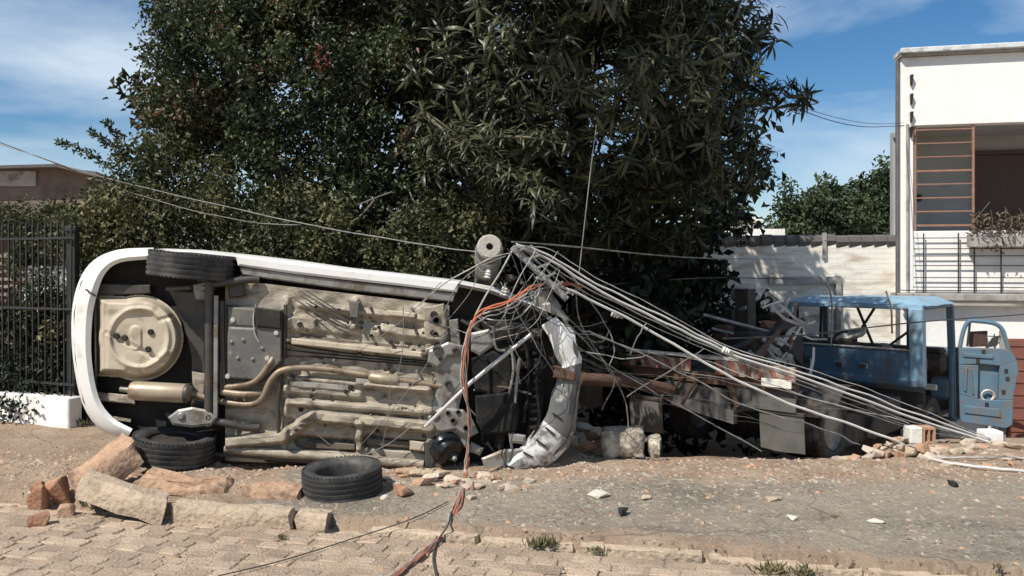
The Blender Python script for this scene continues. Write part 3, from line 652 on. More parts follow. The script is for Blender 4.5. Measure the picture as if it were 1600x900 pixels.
# exhaust
m_ = MB(); a, b = C(203, 610, .06), C(298, 615, .06); ax = (b-a).normalized()
m_.lathe(a, ax, [(0, 0), (.03, 0), (.068, .012), (.074, .03), (.076, .1), (.076, (b-a).length-.03), (.066, (b-a).length-.005), (.03, (b-a).length), (0, (b-a).length)], 24)
muf = m_.build('muffler', 'muffler', car, smooth=True)
m_ = MB(); m_.tube([C(188, 608, .05), C(205, 610, .05)], .022, 10); m_.build('tail_pipe', 'steel_grey', muf, smooth=True)
m_ = MB(); m_.lathe(b-ax*.04, ax, [(.077, 0), (.08, .004), (.08, .03), (.077, .036)], 24); m_.build('end_band', 'steel_dark', muf, smooth=True)
m_ = MB(); m_.tube(spline([C(298, 615, .03), C(325, 622, .02), C(352, 628, .03), C(392, 632, .06), C(410, 622, .08), C(424, 592, .08), C(447, 577, .06), C(500, 576, .02), C(600, 590, .01), C(690, 603, .0)], 7), .025, 12)
m_.build('exhaust_pipe', 'pipe', car, smooth=True)
m_ = MB(); m_.tube(spline([C(346, 612, .05), C(380, 616, .07), C(412, 613, .05)], 6), .03, 10); m_.build('exhaust_flange', 'pipe', car, smooth=True)
m_ = MB(); m_.tube(spline([C(352, 605, .05), C(395, 598, .10), C(420, 570, .10), C(428, 556, .06)], 6), .022, 10); m_.build('filler_pipe', 'pipe', car, smooth=True)
m_ = MB(); m_.lathe(C(600, 592, .01), FW, [(.03, -.12), (.045, -.10), (.045, .10), (.03, .12)], 16); m_.build('resonator', 'muffler', car, smooth=True)
m_ = MB(); m_.tube([C(438, 585, .06), C(434, 640, .05), C(436, 690, .02)], .016, 8); m_.build('cross_brace', 'steel_dark', car, smooth=True)
# fuel tank with canister
xs = np.linspace(350, 446, 90); ys = np.linspace(472, 604, 110); X, Yg = np.meshgrid(xs, ys); G = (X, Yg)
bx = np.maximum(np.abs(X-398)-46, np.abs(Yg-538-(X-398)*.08)-60); cut = (X+Yg*.0-0)-9999
cut = ((X-410)*.7+(Yg-588)*.7)-8; sdf = np.maximum(bx, cut); s_ = np.clip(-sdf/6, 0, 1); D = -.10+.19*s_*(2-s_)
D += cap(G, (360, 510), (395, 512), 2, -.01, 2)+cap(G, (400, 490), (400, 512), 2, -.012, 2)+cap(G, (360, 555), (380, 590), 4, .012, 4)
for px, py in ((362, 535), (380, 532), (372, 560), (395, 562), (410, 545)): D += cap(G, (px, py), (px, py), 2.2, .014, 1.6)
hmesh('fuel_tank', 'tank', X, Yg, D, keep=sdf < 2)
plate([(398, 480), (440, 485), (440, 515), (400, 511)], .115, .03, 3).build('charcoal_canister', 'under_dark', car)
m_ = MB(); m_.tube(spline([C(400, 476, .08), C(396, 495, .10), C(398, 520, .10), C(405, 535, .09)], 5), .006, 6); m_.build('vent_hose', 'cable_white', car, smooth=True)
for px, py in ((418, 560), (356, 588), (364, 500), (432, 520)):
    m_ = MB(); m_.lathe(C(px, py, .09), OUT, [(0, .014), (.018, .012), (.022, 0), (.022, -.02)], 10); m_.build('tank_bolt', 'rod', car, smooth=True)
m_ = MB(); m_.bar(C(347, 470, .06), C(349, 602, .06), .03, .025, OUT); m_.build('tank_strap', 'steel_dark', car)
m_ = MB(); m_.bar(C(446, 476, .03), C(446, 560, .03), .02, .035, OUT); m_.build('tank_strap', 'steel_dark', car)
# rear axle
m_ = MB(); m_.tube([C(327, 440, .08), C(327, 560, .08), C(326, 665, .08)], .036, 10); m_.build('axle_beam', 'steel_dark', car, smooth=True)
m_ = MB(); m_.bar(C(338, 462, .10), C(337, 650, .10), .03, .02, OUT); m_.build('axle_flange', 'steel_grey', car)
for y0, y1 in ((445, 437), (655, 668)):
    m_ = MB(); m_.tube(spline([C(325, y0, .07), C(355, (y0+y1)/2, .07), C(385, y1, .03), C(405, y1, 0)], 4), .030, 10); m_.build('trailing_arm', 'steel_dark', car, smooth=True)
    m_ = MB(); m_.tube([C(322+14*math.cos(k*.7), y0+(y1-y0)*.4-14+k*.9, .02+.04*math.sin(k*.7)) for k in range(34)], .008, 6); m_.build('coil_spring', 'steel_dark', car, smooth=True)
    m_ = MB(); m_.tube([C(300, y0+4, .06), C(262, y0+(6 if y0 < 500 else -8), -.05)], .022, 10); m_.build('shock_absorber', 'steel_dark', car, smooth=True)
# brake backing of the lower wheel with cast details
plate([(262, 652), (278, 640), (300, 636), (322, 640), (340, 652), (330, 664), (300, 668), (270, 664)], .12, 0, 3).build('brake_backing', 'steel_grey', car)
m_ = MB(); m_.lathe(C(283, 650, .12), OUT, [(0, .02), (.02, .02), (.03, .012), (.036, 0), (.036, -.04)], 14); m_.build('wheel_cylinder', 'steel_grey', car, smooth=True)
m_ = MB(); m_.lathe(C(327, 652, .10), OUT, [(.012, .02), (.02, .02), (.03, .01), (.034, -.04)], 14); m_.build('bushing', 'steel_grey', car, smooth=True)
plate([(300, 445), (320, 440), (335, 452), (330, 470), (306, 468)], .06, -.06, 2).build('brake_backing', 'steel_grey', car)
plate([(355, 434), (378, 430), (384, 462), (358, 466)], .02, -.1, 2).build('spring_seat', 'steel_dark', car)
def tyre_profile(R, W):
    h = W/2; p = [(R*.64, -h*.72), (R*.70, -h*.88), (R*.80, -h), (R*.90, -h*.98), (R*.965, -h*.86)]
    for t in np.linspace(-.78, .78, 5):
        g_ = .09
        p += [(R*(1-.012*t*t), h*(t-.11)), (R*(1-.012*t*t), h*(t+.07)), (R*.968, h*(t+.085)), (R*.968, h*(t+.125))] if t < .7 else [(R*(1-.012*t*t), h*(t-.11)), (R*.985, h*(t+.05))]
    p += [(R*.965, h*.86), (R*.90, h*.98), (R*.80, h), (R*.70, h*.88), (R*.64, h*.72), (R*.62, h*.5), (R*.62, -h*.5)]
    return p
def wheel(parent, name, c, ax, R, W, rim_m='steel_dark', rim=True):
    t = bpy.data.objects.new(name, None); COL.objects.link(t); t.parent = parent; reg(t, ORG[parent.name])
    m_ = MB(); m_.lathe(c, ax, tyre_profile(R, W), 56, close=True)
    # shoulder lugs
    axn = Vector(ax).normalized(); a = axn.orthogonal().normalized(); b = axn.cross(a)
    for k in range(56):
        an = 2*math.pi*k/56; rd = a*math.cos(an)+b*math.sin(an); tg = axn.cross(rd)
        for s_ in (-1, 1): m_.box(Vector(c)+rd*R*.962+axn*s_*W*.44, (R*.05, R*.065, W*.10), (rd, tg, axn))
    m_.build('tyre', 'rubber', t, smooth=True, fix=True)
    if rim:
        m_ = MB(); h = W/2; m_.lathe(c, ax, [(R*.62, -h*.75), (R*.65, -h*.8), (R*.62, -h*.6), (R*.52, -h*.5), (R*.50, h*.0), (R*.30, h*.25), (0, h*.25)], 36)
        m_.lathe(c, ax, [(R*.62, h*.75), (R*.64, h*.8), (R*.61, h*.6), (R*.5, h*.45), (R*.28, h*.5), (0, h*.5)], 36); m_.build('rim', rim_m, t, smooth=True)
        m_ = MB(); m_.lathe(c, ax, [(0, -h*1.0), (R*.2, -h*1.0), (R*.34, -h*.7), (R*.36, -h*.2)], 24); m_.lathe(c, ax, [(R*.42, -h*.35), (R*.42, h*.2), (0, h*.2)], 24); m_.build('brake_drum', 'steel_grey', t, smooth=True)
    return t
wheel(car, 'rear_wheel', at(300, 414, 6.42), AX, .335, .20)
wheel(car, 'rear_wheel', at(272, 698, 6.34), (AX+Vector((.0, -.02, 0))), .315, .20)
# rear bumper
inn = [(207, 670), (176, 652), (154, 620), (143, 560), (144, 500), (151, 462), (164, 428), (188, 410), (238, 405)]
outr = [(198, 686), (160, 673), (130, 632), (115, 560), (113, 490), (124, 440), (147, 407), (186, 390), (240, 387)]
inn = spline([(p[0], p[1], 0) for p in inn], 4); outr = spline([(p[0], p[1], 0) for p in outr], 4)
m_ = MB(); m_.loft([[C(i.x, i.y, -.10) for i in inn], [C(i.x, i.y, .02) for i in inn], [C(i.x*.7+o.x*.3, i.y*.7+o.y*.3, .045) for i, o in zip(inn, outr)], [C(i.x*.25+o.x*.75, i.y*.25+o.y*.75, .03) for i, o in zip(inn, outr)], [C(o.x, o.y, -.03) for o in outr], [C(o.x-1, o.y, -.22) for o in outr], [C(o.x+2, o.y, -.42) for o in outr]], closed=False)
m_.build('rear_bumper', 'bumper_white', car, smooth=True)
m_ = MB(); m_.bar(C(134, 452, .05), C(150, 463, .04), .006, .02, OUT); m_.build('bumper_seam', 'under_dark', car)
plate([(146, 462), (150, 462), (152, 610), (148, 612)], -.0, -.12, 1).build('bumper_reinforcement', 'steel_dark', car)
# front: engine bay
m_ = MB(); m_.add([C(*p, -.40) for p in ((700, 470), (850, 500), (866, 560), (850, 660), (780, 730), (680, 735))], [(0, 1, 2, 3, 4, 5)]); m_.build('engine_bay', 'under_dark', car)
plate([(665, 545), (690, 536), (720, 545), (728, 590), (716, 640), (735, 668), (730, 700), (690, 690), (672, 650), (684, 600)], .02, -.12, 4).build('subframe', 'steel_grey', car)
plate([(670, 548), (700, 534), (724, 540), (722, 556), (700, 556), (684, 575), (668, 566)], .065, .0, 3).build('control_arm', 'steel_grey', car)
plate([(668, 650), (690, 636), (724, 640), (738, 655), (748, 676), (732, 684), (712, 672), (690, 676), (672, 672)], .07, .0, 3).build('control_arm', 'steel_grey', car)
for px, py, r in ((684, 547, 8), (712, 548, 6), (688, 560, 4), (680, 650, 7), (700, 645, 4), (708, 657, 5), (716, 644, 4), (728, 668, 5), (700, 600, 6), (712, 620, 5), (678, 690, 6), (676, 712, 5), (682, 500, 7), (680, 522, 5)):
    m_ = MB(); m_.lathe(C(px, py, .07 if 535 < py < 690 and not 590 < py < 630 else .03), OUT, [(0, .0), (r*.003, .0), (r*.0032, .012), (r*.005, .010), (r*.0056, -.03)], 14); m_.build('mounting_bush', 'steel_dark', car, smooth=True)
plate([(660, 480), (694, 474), (700, 520), (690, 535), (664, 528)], .03, -.1, 3).build('subframe_mount', 'underbody', car)
plate([(666, 676), (690, 670), (690, 730), (668, 730)], .03, -.1, 3).build('subframe_mount', 'underbody', car)
plate([(700, 500), (716, 498), (720, 540), (704, 540)], .0, -.15, 2).build('tower_bracket', 'steel_grey', car)
# bare brake drum where the front wheel is gone
axd = Vector((.55, -.65, -.52)); m_ = MB(); cc = C(704, 708, .05); m_.lathe(cc, axd, [(0, .05), (.04, .05), (.05, .03), (.085, .03), (.12, .01), (.135, -.04), (.135, -.10), (.10, -.11)], 32); dr = m_.build('brake_drum', 'disc_black', car, smooth=True)
m_ = MB(); m_.lathe(cc, axd, [(0, .075), (.018, .075), (.024, .05)], 12); m_.build('hub_nut', 'steel_grey', dr, smooth=True)
plate([(664, 690), (680, 680), (688, 700), (676, 735), (664, 730)], .05, -.08, 3).build('steering_knuckle', 'steel_dark', car)
# engine, gearbox, radiator pieces
for nm, poly, d0, d1, m in [
    ('gearbox', [(735, 560), (770, 548), (800, 560), (802, 600), (780, 620), (742, 610)], .0, -.2, 'engine_black'),
    ('oil_pan', [(742, 618), (800, 612), (812, 640), (806, 676), (756, 680), (744, 660)], .04, -.2, 'engine_black'),
    ('engine_block', [(730, 500), (830, 505), (846, 545), (800, 556), (735, 552)], -.08, -.23, 'engine_black'),
    ('radiator_support', [(772, 560), (786, 552), (796, 640), (786, 700), (774, 700)], -.02, -.22, 'engine_black'),
    ('radiator', [(826, 560), (852, 560), (846, 670), (822, 690)], -.06, -.22, 'engine_black'),
    ('splash_guard', [(752, 716), (786, 702), (822, 700), (812, 734), (760, 740)], .02, -.1, 'steel_grey'),
    ('horn_bracket', [(798, 676), (822, 680), (820, 694), (796, 692)], .03, -.1, 'steel_grey'),
    ('mounting_ear', [(736, 690), (756, 700), (750, 712), (734, 706)], .02, -.1, 'steel_grey'),
    ('bell_housing', [(736, 520), (764, 514), (772, 540), (750, 556), (736, 548)], .0, -.2, 'steel_grey'),
    ('bracket_arm', [(846, 475), (866, 470), (890, 500), (882, 512), (856, 500)], -.0, -.2, 'steel_grey'),
    ('wing_panel', [(836, 455), (858, 452), (878, 480), (850, 496), (832, 480)], -.04, -.2, 'steel_grey')]:
    plate(poly, d0, d1, 4).build(nm, m, car)
rg = random.Random(9)
for i in range(40):
    px = rg.uniform(728, 845); py = rg.uniform(500, 715); w_ = rg.uniform(5, 15); h_ = rg.uniform(4, 16)
    plate([(px-w_, py-h_), (px+w_, py-h_+rg.uniform(-3, 3)), (px+w_-rg.uniform(0, 5), py+h_), (px-w_+rg.uniform(0, 5), py+h_)], rg.uniform(-.26, -.04), -.39, 2).build('engine_fitting', rg.choice(['engine_black', 'engine_black', 'under_dark', 'steel_dark']), car)
for i, pts in enumerate([[(798, 540), (802, 580), (792, 640), (800, 700)], [(812, 560), (806, 610), (800, 690)], [(760, 560), (764, 620), (752, 690)], [(776, 580), (786, 640), (778, 720)], [(720, 500), (760, 520), (800, 510), (840, 520)],
        [(740, 610), (780, 604), (830, 616)], [(735, 640), (750, 652), (772, 640)], [(845, 540), (838, 600), (842, 660), (816, 706)], [(770, 510), (776, 545), (800, 552), (812, 600)], [(790, 548), (820, 540), (826, 600), (818, 660)]]):
    m_ = MB(); m_.tube(spline([C(p[0], p[1], .0+.03*math.sin(i+k)) for k, p in enumerate(pts)], 6), rg.choice([.008, .011, .014]), 8); m_.build('engine_hose', rg.choice(['engine_black', 'steel_grey', 'steel_dark', 'engine_black']), car, smooth=True)
for k in range(9):
    m_ = MB(); m_.bar(C(834-k*.8, 572+k*12, -.03), C(846-k*1.0, 570+k*12, -.03), .02, .02, OUT); m_.build('grille_tooth', 'under_dark', car)
# front bumper and torn wing
inn = [(846, 506), (860, 532), (874, 572), (864, 612), (848, 654), (816, 694), (770, 736)]
outr = [(872, 490), (896, 518), (906, 560), (905, 620), (890, 688), (862, 722), (802, 741)]
inn = spline([(p[0], p[1], 0) for p in inn], 6); outr = spline([(p[0], p[1], 0) for p in outr], 6)
def jj(k, a): return 1.3*a*nv(k*.37, a*50, 1.7)
rows_ = []
for f, d in ((0, -.1), (0, .0), (.3, .035), (.7, .03), (1, -.03), (1.02, -.2), (.98, -.4)):
    rows_.append([C(i.x*(1-f)+o.x*f+jj(k, 3), i.y*(1-f)+o.y*f+jj(k+40, 3), d+.02*nv(k*.31, f*2, 5)) for k, (i, o) in enumerate(zip(inn, outr))])
q = [0, 12, 14, len(inn)-1]
m_ = MB(); m_.loft([r[:14] for r in rows_], closed=False); m_.build('front_wing', 'bumper_white', car, smooth=True)
m_ = MB(); m_.loft([r[13:25] for r in rows_], closed=False); m_.build('bumper_shaded_mid', 'bumper_shade_grey', car, smooth=True)  # middle of the white bumper, its leaf shade painted as grey
m_ = MB(); m_.loft([r[24:] for r in rows_], closed=False); m_.build('front_bumper', 'bumper_dirt_shade', car, smooth=True)
for k in range(22, 35, 3):
    i, o = inn[k], outr[k]; m_ = MB(); m_.bar(C(i.x*.8+o.x*.2, i.y*.8+o.y*.2, .045), C(i.x*.45+o.x*.55, i.y*.45+o.y*.55, .045), .012, .012, OUT); m_.build('bumper_slot', 'under_dark', car)
m_ = MB(); m_.bar(C(862, 572, .05), C(906, 592, .04), .012, .03, OUT); m_.build('torn_trim', 'steel_dark', car)
plate([(866, 570), (900, 582), (898, 596), (864, 590)], .06, .0, 2).build('torn_bracket', 'rust', car)
# steel rod caught under the car
m_ = MB(); m_.tube([C(664, 667, .20), C(735, 598, .22), C(830, 522, .10)], .016, 10); tag(m_.build('steel_rod', 'rod', smooth=True), 'straight pale steel rod leaning diagonally across the car\'s engine bay', 'rod')

# loose tyre on the pavement
lt = thing('loose_tyre', 'worn black tyre without wheel lying flat before the overturned car', 'tyre', gp(535, 783))
R = .285; m_ = MB(); cc = gp(535, 768)+Vector((0, 0, .09)); m_.lathe(cc, (-.04, -.05, 1), tyre_profile(R, .185), 56, close=True)
axn = Vector((-.04, -.05, 1)).normalized(); a = axn.orthogonal().normalized(); b = axn.cross(a)
m_.build('casing', 'rubber', lt, smooth=True)
m_ = MB()
for k in range(56):
    an = 2*math.pi*k/56; rd = a*math.cos(an)+b*math.sin(an); tg = axn.cross(rd)
    for s_ in (-1, 1): m_.box(cc+rd*R*.962+axn*s_*.185*.44, (R*.05, R*.065, .0185), (rd, tg, axn))
m_.build('tread_lugs', 'rubber', lt)

# ------------------------------------------------------------------ the stripped blue truck, seen from behind its tail
TF = Vector((.70, .714, 0)); TR = Vector((.714, -.70, 0)); UP = Vector((0, 0, 1)); TL = Vector((1.33, 9.75, 0))
def TP(t, e, z): return TL+TR*t+TF*e+Vector((0, 0, z))
TAXES = (TR, TF, UP)
truck = thing('blue_truck', 'stripped blue truck with open door and striped tail board behind the car', 'truck', TP(1.1, 3, -.7))
def tbox(name, t, e, z, st_, se, sz, m, bevel=.006, parent=None):
    m_ = MB(); m_.box(TP(t, e, z), (st_, se, sz), TAXES); return m_.build(name, m, parent or truck, bevel=bevel)
# chassis
for t in (.62, 1.55):
    m_ = MB(); m_.bar(TP(t, 0, .16), TP(t, 5.9, -.62), .09, .22); m_.build('chassis_rail', 'truck_dark', truck, bevel=.006)
for e in (.25, 1.3, 2.4, 3.5): tbox('cross_member', 1.085, e, .15-.132*e, .82, .12, .14, 'truck_dark')
tbox('tail_beam', 1.1, .06, .36, 2.2, .10, .12, 'rust')
def stripe_board(t0, t1, z0, z1, e):
    m_ = MB(); n_ = int((t1-t0)/.075); lean = .07
    for k in range(n_+1):
        a0 = t0+k*.075; a1 = min(t1, a0+.075)
        if a0 >= t1-.004: continue
        m_.cur = k % 2
        b0, b1 = min(t1, a0+lean), min(t1, a1+lean)
        fr = [TP(b0 if k else t0, e, z0), TP(b1, e, z0), TP(a1, e, z1), TP(a0, e, z1)]
        m_.prism(fr, [p+TF*.03 for p in fr])
    return m_.build('striped_board', ['stripe_red', 'stripe_white'], truck)
stripe_board(.02, .98, .425, .56, -.03); stripe_board(1.30, 2.22, .425, .575, -.03)
tbox('number_plate', 2.03, -.06, .40, .33, .02, .085, 'plate_white', .004)
tbox('top_rail', .62, 0, .60, 1.9, .05, .04, 'scrap_white', .006)
# tail panels hanging below the boards
m_ = MB(); m_.prism([TP(1.36, .02, .42), TP(2.20, .02, .42), TP(2.20, .02, .10), TP(1.50, .02, .10)], [TP(1.36, .05, .42), TP(2.20, .05, .42), TP(2.20, .05, .10), TP(1.50, .05, .10)]); m_.build('tail_panel', 'flap', truck)
m_ = MB(); m_.prism([TP(.62, .03, .30), TP(1.42, .03, .26), TP(1.46, .03, .02), TP(.66, .03, .14)], [TP(.62, .07, .30), TP(1.42, .07, .26), TP(1.46, .07, .02), TP(.66, .07, .14)]); m_.build('tail_plank', 'flap', truck)
m_ = MB(); m_.prism([TP(.70, -.02, .14), TP(1.52, -.02, .04), TP(1.52, -.02, -.10), TP(.72, -.02, .02)], [TP(.70, .06, .14), TP(1.52, .06, .04), TP(1.52, .06, -.10), TP(.72, .06, .02)]); m_.build('bumper_beam', 'flap', truck)
for t in (.95, 1.15): 
    m_ = MB(); m_.bar(TP(t, -.01, .44), TP(t-.28, -.03, .06), .025, .03, TF); m_.build('tail_stay', 'rust', truck)
m_ = MB(); m_.bar(TP(1.44, -.02, .42), TP(1.58, -.03, .10), .05, .03, TF); m_.build('tail_stay', 'rust', truck)
def mudflap(t0, t1, z0, z1, lab):
    vs = []; nx_, nz_ = 8, 8
    m_ = MB(); fr = []
    for k in range(nz_+1):
        for i in range(nx_+1):
            t = t0+(t1-t0)*i/nx_; z = z0+(z1-z0)*k/nz_; fr.append(TP(t, .05+.03*math.sin(i*.8+k*.2)*k/nz_, z))
    n_ = len(fr); bk = [p+TF*.012 for p in fr]; w_ = nx_+1
    fs = [(k*w_+i, k*w_+i+1, (k+1)*w_+i+1, (k+1)*w_+i) for k in range(nz_) for i in range(nx_)]
    m_.add(fr+bk, fs+[tuple(n_+q for q in reversed(f)) for f in fs]); o = m_.build('mudflap', 'flap', truck, smooth=True); return o
mudflap(.09, .55, .02, -.36, ''); mudflap(1.785, 2.276, .10, -.32, '')
for t in (.32, 2.03): tbox('flap_bracket', t, .06, .08 if t > 1 else .04, .5, .05, .04, 'truck_dark')
# wheels
def truck_wheel(t, e, z, R, W):
    w_ = wheel(truck, 'road_wheel', TP(t, e, z), TR, R, W, 'steel_grey')
truck_wheel(1.98, 1.27, -.24, .40, .24); truck_wheel(1.70, 1.27, -.24, .40, .22); truck_wheel(.22, 1.27, -.24, .40, .24)
truck_wheel(1.92, 4.9, -.72, .40, .24); truck_wheel(.28, 4.9, -.72, .40, .24)
m_ = MB(); m_.tube([TP(.2, 1.27, -.24), TP(2.0, 1.27, -.24)], .08, 12); m_.build('rear_axle', 'truck_dark', truck, smooth=True)
m_ = MB(); m_.lathe(TP(1.1, 1.27, -.24), TR, [(0, -.2), (.12, -.16), (.18, 0), (.12, .16), (0, .2)], 16); m_.build('differential', 'truck_dark', truck, smooth=True)
# mudguard arc over the rear wheel
m_ = MB(); rows_ = []
for t in (1.80, 2.28): rows_.append([TP(t, 1.27+.50*math.cos(a), -.24+.50*math.sin(a)) for a in np.linspace(.2, math.pi-.35, 14)])
m_.loft(rows_, closed=False); m_.build('mudguard', 'truck_dark', truck, smooth=True)
# bed: deck edge, side frame, lifting gear
tbox('deck', .75, .75, .33, 1.4, 1.2, .06, 'truck_dark')
tbox('toolbox', 1.75, 3.2, -.40, .5, 1.0, .45, 'truck_dark', .02)
tbox('under_tray', 1.05, 2.7, -.42, 1.7, 1.7, .46, 'truck_dark', .03); tbox('spare_carrier', .75, .9, .02, .9, .7, .34, 'truck_dark', .04); tbox('fuel_drum', .45, 3.4, -.25, .5, 1.2, .5, 'rust', .1)
tbox('headboard_post', .47, 2.2, .75, .20, .22, 1.1, 'truck_dark'); tbox('headboard_post', .18, 2.3, .6, .10, .12, .8, 'truck_dark')
tbox('engine_hoist', .75, 2.7, .42, .42, .5, .7, 'truck_dark', .03); tbox('winch_body', .55, 2.0, .50, .5, .5, .45, 'truck_dark', .03)
for a, b, r, m in [((.35, 1.3, .98), (1.05, 2.0, .72), .025, 'galv'), ((.30, 1.6, .78), (1.0, 2.2, .55), .022, 'galv'), ((.6, .6, .4), (1.2, 2.4, .9), .035, 'truck_dark'), ((1.35, .5, .42), (1.0, 2.3, .85), .035, 'rust'), ((.5, 2.6, .5), (.62, 3.2, 1.15), .03, 'scrap_white')]:
    m_ = MB(); m_.tube([TP(*a), TP(*b)], r, 10); m_.build('lifting_arm', m, truck, smooth=True)
for t, e, z in ((.36, 1.8, .72), (.62, 2.9, .85)):
    tbox('winch_motor', t, e, z, .22, .2, .2, 'rust', .03)
m_ = MB(); m_.lathe(TP(.36, 2.2, 1.22), TR, [(0, -.06), (.10, -.06), (.10, .06), (0, .06)], 18); m_.build('pulley', 'galv', truck, smooth=True)
# drawbar from the tail
m_ = MB(); m_.tube([at(1062, 612, 9.3), at(985, 596, 9.0), at(905, 592, 8.7)], .07, 10); m_.build('drawbar', 'rust', truck, smooth=True)
# cab: seen from behind; sits lower because the ground falls away
E0, E1 = 4.3, 5.62; T0, T1 = .10, 2.10; ZR = 1.13; ZS = .36; ZB = -.80
cab = bpy.data.objects.new('cab', None); COL.objects.link(cab); cab.parent = truck; reg(cab, ORG['blue_truck'])
def cbox(name, t, e, z, st_, se, sz, m='truck_blue', bevel=.015): return tbox(name, t, e, z, st_, se, sz, m, bevel, cab)
# roof with a domed, dented skin
rows_ = []
for i, e in enumerate(np.linspace(E0-.03, E1+.05, 9)):
    r = []
    for j, t in enumerate(np.linspace(T0-.04, T1+.04, 13)):
        edge = min((t-T0+.04)/.16, (T1+.04-t)/.16, 1); ed2 = min(i/1.5, (8-i)/1.5, 1)
        r.append(TP(t, e, ZR-.09+.11*math.sqrt(max(0, edge))*math.sqrt(max(0.02, ed2))+.012*nv(t*3, e*3, 2)-.05*math.exp(-((t-.5)/.3)**2)*.6))
    rows_.append(r)
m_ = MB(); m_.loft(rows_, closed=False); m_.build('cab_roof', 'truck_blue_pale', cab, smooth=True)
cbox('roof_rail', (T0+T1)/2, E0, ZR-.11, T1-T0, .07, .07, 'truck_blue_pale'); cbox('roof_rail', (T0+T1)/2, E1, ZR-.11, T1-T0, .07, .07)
cbox('roof_rail', T1-.02, (E0+E1)/2, ZR-.11, .06, E1-E0, .07); cbox('roof_rail', T0+.02, (E0+E1)/2, ZR-.11, .06, E1-E0, .07)
def post(t0, e0, z0, t1, e1, z1, wd, m='truck_blue'):
    m_ = MB(); m_.bar(TP(t0, e0, z0), TP(t1, e1, z1), wd, wd*.8, TF); return m_.build('pillar', m, cab, bevel=.012)
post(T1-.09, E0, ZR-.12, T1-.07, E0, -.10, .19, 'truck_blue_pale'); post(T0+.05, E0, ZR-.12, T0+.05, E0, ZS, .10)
post(T1-.03, E1, ZR-.12, T1-.0, E1+.10, -.78, .10); post(T0+.03, E1, ZR-.12, T0, E1+.12, -.5, .09)
# rear panel with lamp holes, rolled edges
m_ = MB(); n_ = 24; rows_ = []
for z, e in ((ZS+.03, E0+.10), (ZS+.03, E0-.02), (ZS, E0-.045), (.0, E0-.05), (-.02, E0-.075), (-.10, E0-.075), (-.14, E0-.04), (-.20, E0+.08)):
    rows_.append([TP(T0+(T1-T0)*k/n_, e+.018*nv(k*.3, z*4, 1), z+.015*nv(k*.35, z, 7)) for k in range(n_+1)])
m_.loft(rows_, closed=False); m_.build('rear_panel', 'truck_blue', cab, smooth=True)
for t in (.42, .92, 1.28):
    tbox('lamp_recess', t, E0-.065, .13, .11, .03, .065, 'rust', .008, cab); tbox('lamp_rim', t, E0-.06, .13, .14, .02, .085, 'truck_blue_pale', .008, cab)
for a_, b_ in (((.9, E0+.5, .4), (1.25, E0+.5, .98)), ((1.2, E0+.55, .4), (.95, E0+.55, 1.0)), ((1.5, E0+.4, .42), (1.85, E0+.6, .75)), ((.35, E0+.6, .4), (.5, E0+.3, 1.0))):
    m_ = MB(); m_.bar(TP(*a_), TP(*b_), .035, .03, TF); m_.build('bent_brace', 'truck_dark', cab)
for q_ in ((T0+.14, ZS+.05, T0+.17, ZR-.15), (T1-.22, ZS+.05, T1-.19, ZR-.15)):
    m_ = MB(); m_.prism([TP(q_[0], E0-.03, q_[1]), TP(q_[2], E0-.03, q_[1]), TP(q_[2], E0-.03, q_[3]), TP(q_[0], E0-.03, q_[3])], [TP(q_[0], E0+.0, q_[1]), TP(q_[2], E0+.0, q_[1]), TP(q_[2], E0+.0, q_[3]), TP(q_[0], E0+.0, q_[3])]); m_.build('window_rubber', 'iron_black', cab)
cbox('roof_lining', (T0+T1)/2, (E0+E1)/2, ZR-.13, T1-T0-.2, E1-E0-.2, .02, 'truck_dark'); cbox('front_shelf', (T0+T1)/2, E1-.05, .30, T1-T0-.2, .22, .10, 'truck_dark', .03)
cbox('window_sill', (T0+T1)/2, E0-.01, ZS+.045, T1-T0-.1, .10, .025, 'scrap_white')
cbox('lower_rear', (T0+T1)/2, E0+.16, -.45, T1-T0-.06, .04, .62, 'truck_dark')
cbox('cab_floor', (T0+T1)/2, (E0+E1)/2, -.62, T1-T0-.08, E1-E0, .06, 'truck_dark')
cbox('side_panel', T0+.03, (E0+E1)/2, -.18, .05, E1-E0, .95, 'truck_blue'); cbox('dashboard', (T0+T1)/2, E1-.1, .12, T1-T0-.12, .3, .28, 'truck_dark', .04)
cbox('firewall', (T0+T1)/2, E1+.06, -.3, T1-T0-.1, .05, .7, 'truck_dark'); cbox('seat', .65, E0+.45, -.1, .9, .4, .5, 'truck_dark', .06)
cbox('seat_back', .65, E0+.22, .25, .9, .14, .5, 'truck_dark', .05)
m_ = MB(); m_.lathe(TP(.6, E1-.38, .38), (TF*-.8+UP*.6), [(.19, -.012), (.21, 0), (.19, .012), (.17, 0)], 28, close=True); m_.build('steering_wheel', 'iron_black', cab, smooth=True)
cbox('hinge_pillar', T1-.02, E1+.04, -.25, .07, .10, 1.0, 'truck_blue'); cbox('step_plate', T1-.08, (E0+E1)/2, -.74, .2, E1-E0, .06, 'truck_dark')
for k in range(7): tbox('cab_wiring', random.uniform(1.2, 2.0), E0+random.uniform(.3, 1.0), random.uniform(-.5, .2), random.uniform(.05, .2), .06, random.uniform(.05, .2), random.choice(['scrap_white', 'truck_dark', 'rust']), .01, cab)
# snout
tbox('bonnet_panel', 1.1, 6.2, .02, 1.5, 1.0, .5, 'truck_blue', .06)
tbox('front_mudguard', 1.92, 6.1, -.28, .32, 1.0, .35, 'truck_blue', .05)
